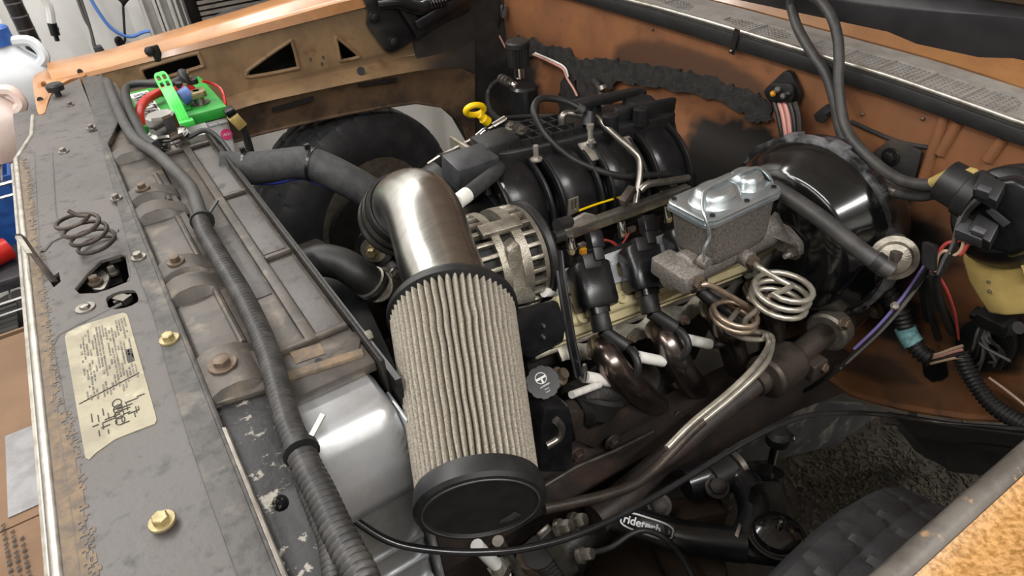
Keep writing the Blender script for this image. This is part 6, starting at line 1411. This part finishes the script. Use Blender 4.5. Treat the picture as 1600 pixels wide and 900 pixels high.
# decal on the tube, facing the camera
ctr = k0.lerp(k1, .52); dr = (k1 - k0).normalized(); toc = (CAM - ctr); toc = (toc - dr * toc.dot(dr)).normalized(); upd = toc.cross(dr)
sc_ = ctr + toc * .0275
dpl = part('decal_plate', MB().pbox(sc_ - toc * .0025, dr * .042, upd * .013, toc * .002), m['blackmetal'], t, label='black decal with white outline and lettering', bev=.001)
part('outline', MB().tube([sc_ + dr * x * .080 + upd * y * .024 for x, y in rrect(1, 1, .3, 4)], .0014, 6, closed=True), m['whitep'], dpl)
text('lettering', 'ridetech', (.0175), sc_ - dr * .007 + toc * .0004, dr, upd, m['whitep'], dpl, .0004, bold=.0004)
part('mark', MB().tube([sc_ + dr * (.032 + .003 * math.cos(a)) + upd * .003 * math.sin(a) for a in [i * PI / 5 for i in range(10)]], .0012, 5, closed=True), m['whitep'], dpl)
t = thing('shock_absorber', 'chrome shock rod with black upper mount by the frame', 'shock', Yp(1200, 740, .45))
part('rod', MB().cyl(Yp(1203, 735, .45), Yp(1213, 690, .45), .008, 14), m['chrome'], t)
part('upper_mount', MB().lathe(Yp(1214, 690, .45), (0, 0, 1), [(0, .020), (.02, .022), (.03, .014)], 18), m['rubber'], t)
part('nut', MB().hexbolt(Yp(1230, 685, .44), (.6, -.6, .3), .006, .012), m['chrome'], t)
part('body', MB().cyl(Yp(1203, 736, .45), Yp(1192, 800, .43), .026, 20), m['blackmetal'], t)
t = thing('spindle', 'black steering knuckle standing over the ball joint', 'knuckle', Zp(1205, 800, -.45))
part('upright', MB().loft([[Yp(1195 + x * k, y, .40 + q) for x, q in ((-26, -.02), (34, -.02), (36, .03), (-26, .03))] for y, k in ((752, .8), (790, 1.1), (825, 1.35))]), m['blackmetal'], t, bev=.008)
t = thing('brake_hose', 'black flexible brake hose drooping across the crossmember', 'hose', Zp(1000, 840, -.5))
part('hose', MB().tube(cr([Zp(900, 855, -.46), Zp(925, 862, -.46), Zp(955, 855, -.45), Zp(985, 835, -.44), Zp(1010, 829, -.44), Zp(1040, 842, -.44), Zp(1065, 870, -.46), Zp(1085, 905, -.48)], 6), .0045, 10), m['rubber'], t)
part('clip', MB().bar(Zp(1040, 822, -.45), Zp(1042, 838, -.45), .006, .004), m['plastic'], t)
# long black release cable
lc = [(505, 760, .66), (530, 790, .665), (565, 820, .67), (615, 848, .675), (680, 860, .68), (750, 863, .69), (820, 857, .71), (900, 836, .74), (980, 800, .78), (1060, 755, .83), (1140, 705, .88), (1200, 672, .93), (1260, 650, .98), (1320, 645, 1.02), (1380, 648, 1.05), (1480, 662, 1.05), (1600, 670, 1.03), (1640, 672, 1.02)]
solo('release_cable', MB().tube(cr([Dp(*p) for p in lc], 7), .0040, 10), m['blackmetal'], 'long thin black cable sweeping under the cone filter to the firewall', 'cable')
solo('thin_rod', MB().tube([Yp(845, 763, .52), Yp(900, 730, .53), Yp(960, 705, .54), Yp(1020, 675, .55)], .003, 7), m['steel'], 'thin steel rod along the top of the near frame rail', 'rod')
# power steering reservoir
t = thing('steering_reservoir', 'black power steering reservoir with a printed round cap', 'reservoir', Yp(848, 650, .56))
rc = Yp(848, 598, .55); nv = V((-.25, -.55, .8)).normalized()
kn = []
for h, r in ((-.014, .0225), (.0, .0235), (.004, .0225)):
    fx, fy, fz2 = frame_of(nv); kn.append([rc + nv * h + (fx * math.cos(a) + fy * math.sin(a)) * (r - (.0015 if j % 4 == 0 else 0)) for j, a in enumerate([i * PI / 20 for i in range(40)])])
cap = part('cap', MB().loft(kn), m['blackmetal'], t, label='round black cap with white symbols')
tr = V((1, 0, 0)); tr = (tr - nv * tr.dot(nv)).normalized(); tu = nv.cross(tr)
s0 = rc + nv * .0046
part('wheel_symbol', MB().tube([s0 + tu * .006 + tr * .0075 * math.cos(a) + tu * .0075 * math.sin(a) for a in [i * PI / 10 for i in range(20)]], .0007, 5, closed=True), m['whitep'], cap)
part('wheel_spoke', MB().bar(s0 + tu * .006 - tr * .007, s0 + tu * .006 + tr * .007, .003, .0008, nv).bar(s0 + tu * .006, s0 - tu * .0012, .0025, .0008, nv), m['whitep'], cap)
part('wave_symbol', MB().tube([s0 - tu * (.005 + .001 * math.sin(i * 1.6)) + tr * (-.007 + i * .0007) for i in range(21)], .0006, 5), m['whitep'], cap)
part('box_symbol', MB().tube([s0 - tu * .012 + tr * (.003 * x) + tu * .002 * y for x, y in ((-1, -1), (1, -1), (1, 1), (-1, 1))], .0006, 5, closed=True), m['whitep'], cap)
part('body', MB().loft([[Yp(852 + x * k, y_, .56) + V((0, q, 0)) for x, q in ((-24, -.03), (24, -.03), (26, .05), (-24, .05))] for y_, k in ((618, .9), (650, 1.1), (720, 1.1))]), m['plastic'], t, bev=.008)
t = thing('bracket_block', 'black cast accessory bracket below the alternator', 'bracket', Yp(835, 520, .62))
part('casting', MB().loft([[Yp(*p, .60 + q) for p in ((800, 482), (870, 468), (884, 505), (880, 535), (828, 562), (812, 550))] for q in (0, .06)]), m['blackmetal'], t, bev=.006)
for p in ((850, 510), (850, 528)): part('bolt', MB().ball(Yp(*p, .598), .003, 8), m['steel'], t)
part('nipple', MB().cyl(Yp(850, 457, .64), Yp(868, 456, .65), .007, 12), m['white'], t)
t = thing('flat_strap', 'flat black ribbed strap hanging down beside the first ignition coil', 'strap', Yp(890, 500, .6))
part('strap', MB().rail([Yp(872, 392, .66), Yp(876, 430, .635), Yp(884, 480, .615), Yp(894, 540, .60), Yp(905, 590, .59)], .014, .005, (0, -1, .3)), m['plastic'], t)
for k in (-1, 1): part('strap_edge', MB().tube([Yp(872 + 5 * k, 392, .658), Yp(876 + 5 * k, 430, .633), Yp(884 + 5 * k, 480, .613), Yp(894 + 5 * k, 540, .598), Yp(905 + 5 * k, 590, .588)], .002, 6), m['plasticg'], t)
part('hook', MB().tube(cr([Yp(904, 588, .59), Yp(912, 596, .585), Yp(915, 580, .585), Yp(913, 570, .585)], 5), .003, 7), m['steel'], t)
solo('white_tube', MB().cyl(Yp(893, 617, .57), Yp(936, 601, .59), .0058, 14), m['white'], 'slim white tube slanting behind the steering reservoir', 'tube')
solo('bent_tube', MB().tube(cr([Yp(868, 656, .53), Yp(877, 668, .53), Yp(872, 685, .53), Yp(853, 697, .53)], 5), .006, 10), m['steel'], 'short bent pale tube below the steering reservoir', 'tube')
solo('brass_sender', MB().lathe(Yp(874, 588, .57), (.4, -.5, .7), [(-.006, .014), (.002, .014), (.004, .009), (.012, .008)], 14), m['rustbolt'], 'round rusty sender beside the steering reservoir cap', 'sender')
# oil filter like sump behind the reservoir
t = thing('belt_tensioner', 'oily tensioner housing beside the steering reservoir', 'tensioner', Yp(920, 640, .6))
part('body', MB().lathe(Yp(895, 640, .61), (1, .1, -.05), [(0, .03), (.01, .040), (.10, .042), (.11, .03)], 24), m['grime'], t)
part('nose', MB().cyl(Yp(888, 642, .60), Yp(896, 640, .61), .018, 14), m['rust'], t)

# ================================================================== ground litter
mb = MB(); random.seed(3)
for i in range(2200):
    px, py = random.gauss(1370, 110), random.gauss(745, 45)
    if py < 660: continue
    p = Zp(px, py, FZ + .004)
    a = random.uniform(0, PI); l = random.uniform(.003, .013); w = random.uniform(.0015, .005)
    d = V((math.cos(a), math.sin(a), random.uniform(-.15, .15))); e_ = V((-math.sin(a), math.cos(a), random.uniform(-.2, .2)))
    mb.add([p - d * l, p + e_ * w + V((0, 0, .003)), p + d * l, p - e_ * w], [(0, 1, 2, 3)])
o = solo('leaf_litter', mb, m['debris'], 'dry leaf litter scattered on the floor under the footwell', 'litter', kind='stuff')
t = thing('splash_shield', 'dark curved splash shield behind the near tire', 'shield', (.95, .3, -.7))
rows = [[V((.72 + .06 * math.sin(k * .5) + .045 * k, .14 + .05 * j, -.50 - .03 * k - .02 * math.sin(j))) for j in range(6)] for k in range(5)]
part('panel', MB().sheet([[Yp(1400, 650, .30), Yp(1500, 665, .24), Yp(1620, 680, .16)], [Yp(1420, 670, .33), Yp(1505, 690, .27), Yp(1600, 700, .17)], [Yp(1450, 700, .38), Yp(1520, 715, .31), Yp(1580, 720, .20)]], .004, (0, 0, -1)), m['soot'], t)
part('lower_panel', MB().prism([Xp(*p, 1.06) for p in ((1385, 645), (1500, 664), (1660, 676), (1660, 770), (1560, 745), (1490, 738), (1430, 705))], (.006, 0, 0)), m['soot'], t)
part('bar', MB().tube([Yp(1380, 656, .34), Yp(1460, 664, .30), Yp(1600, 676, .22)], .008, 8), m['rust'], t)
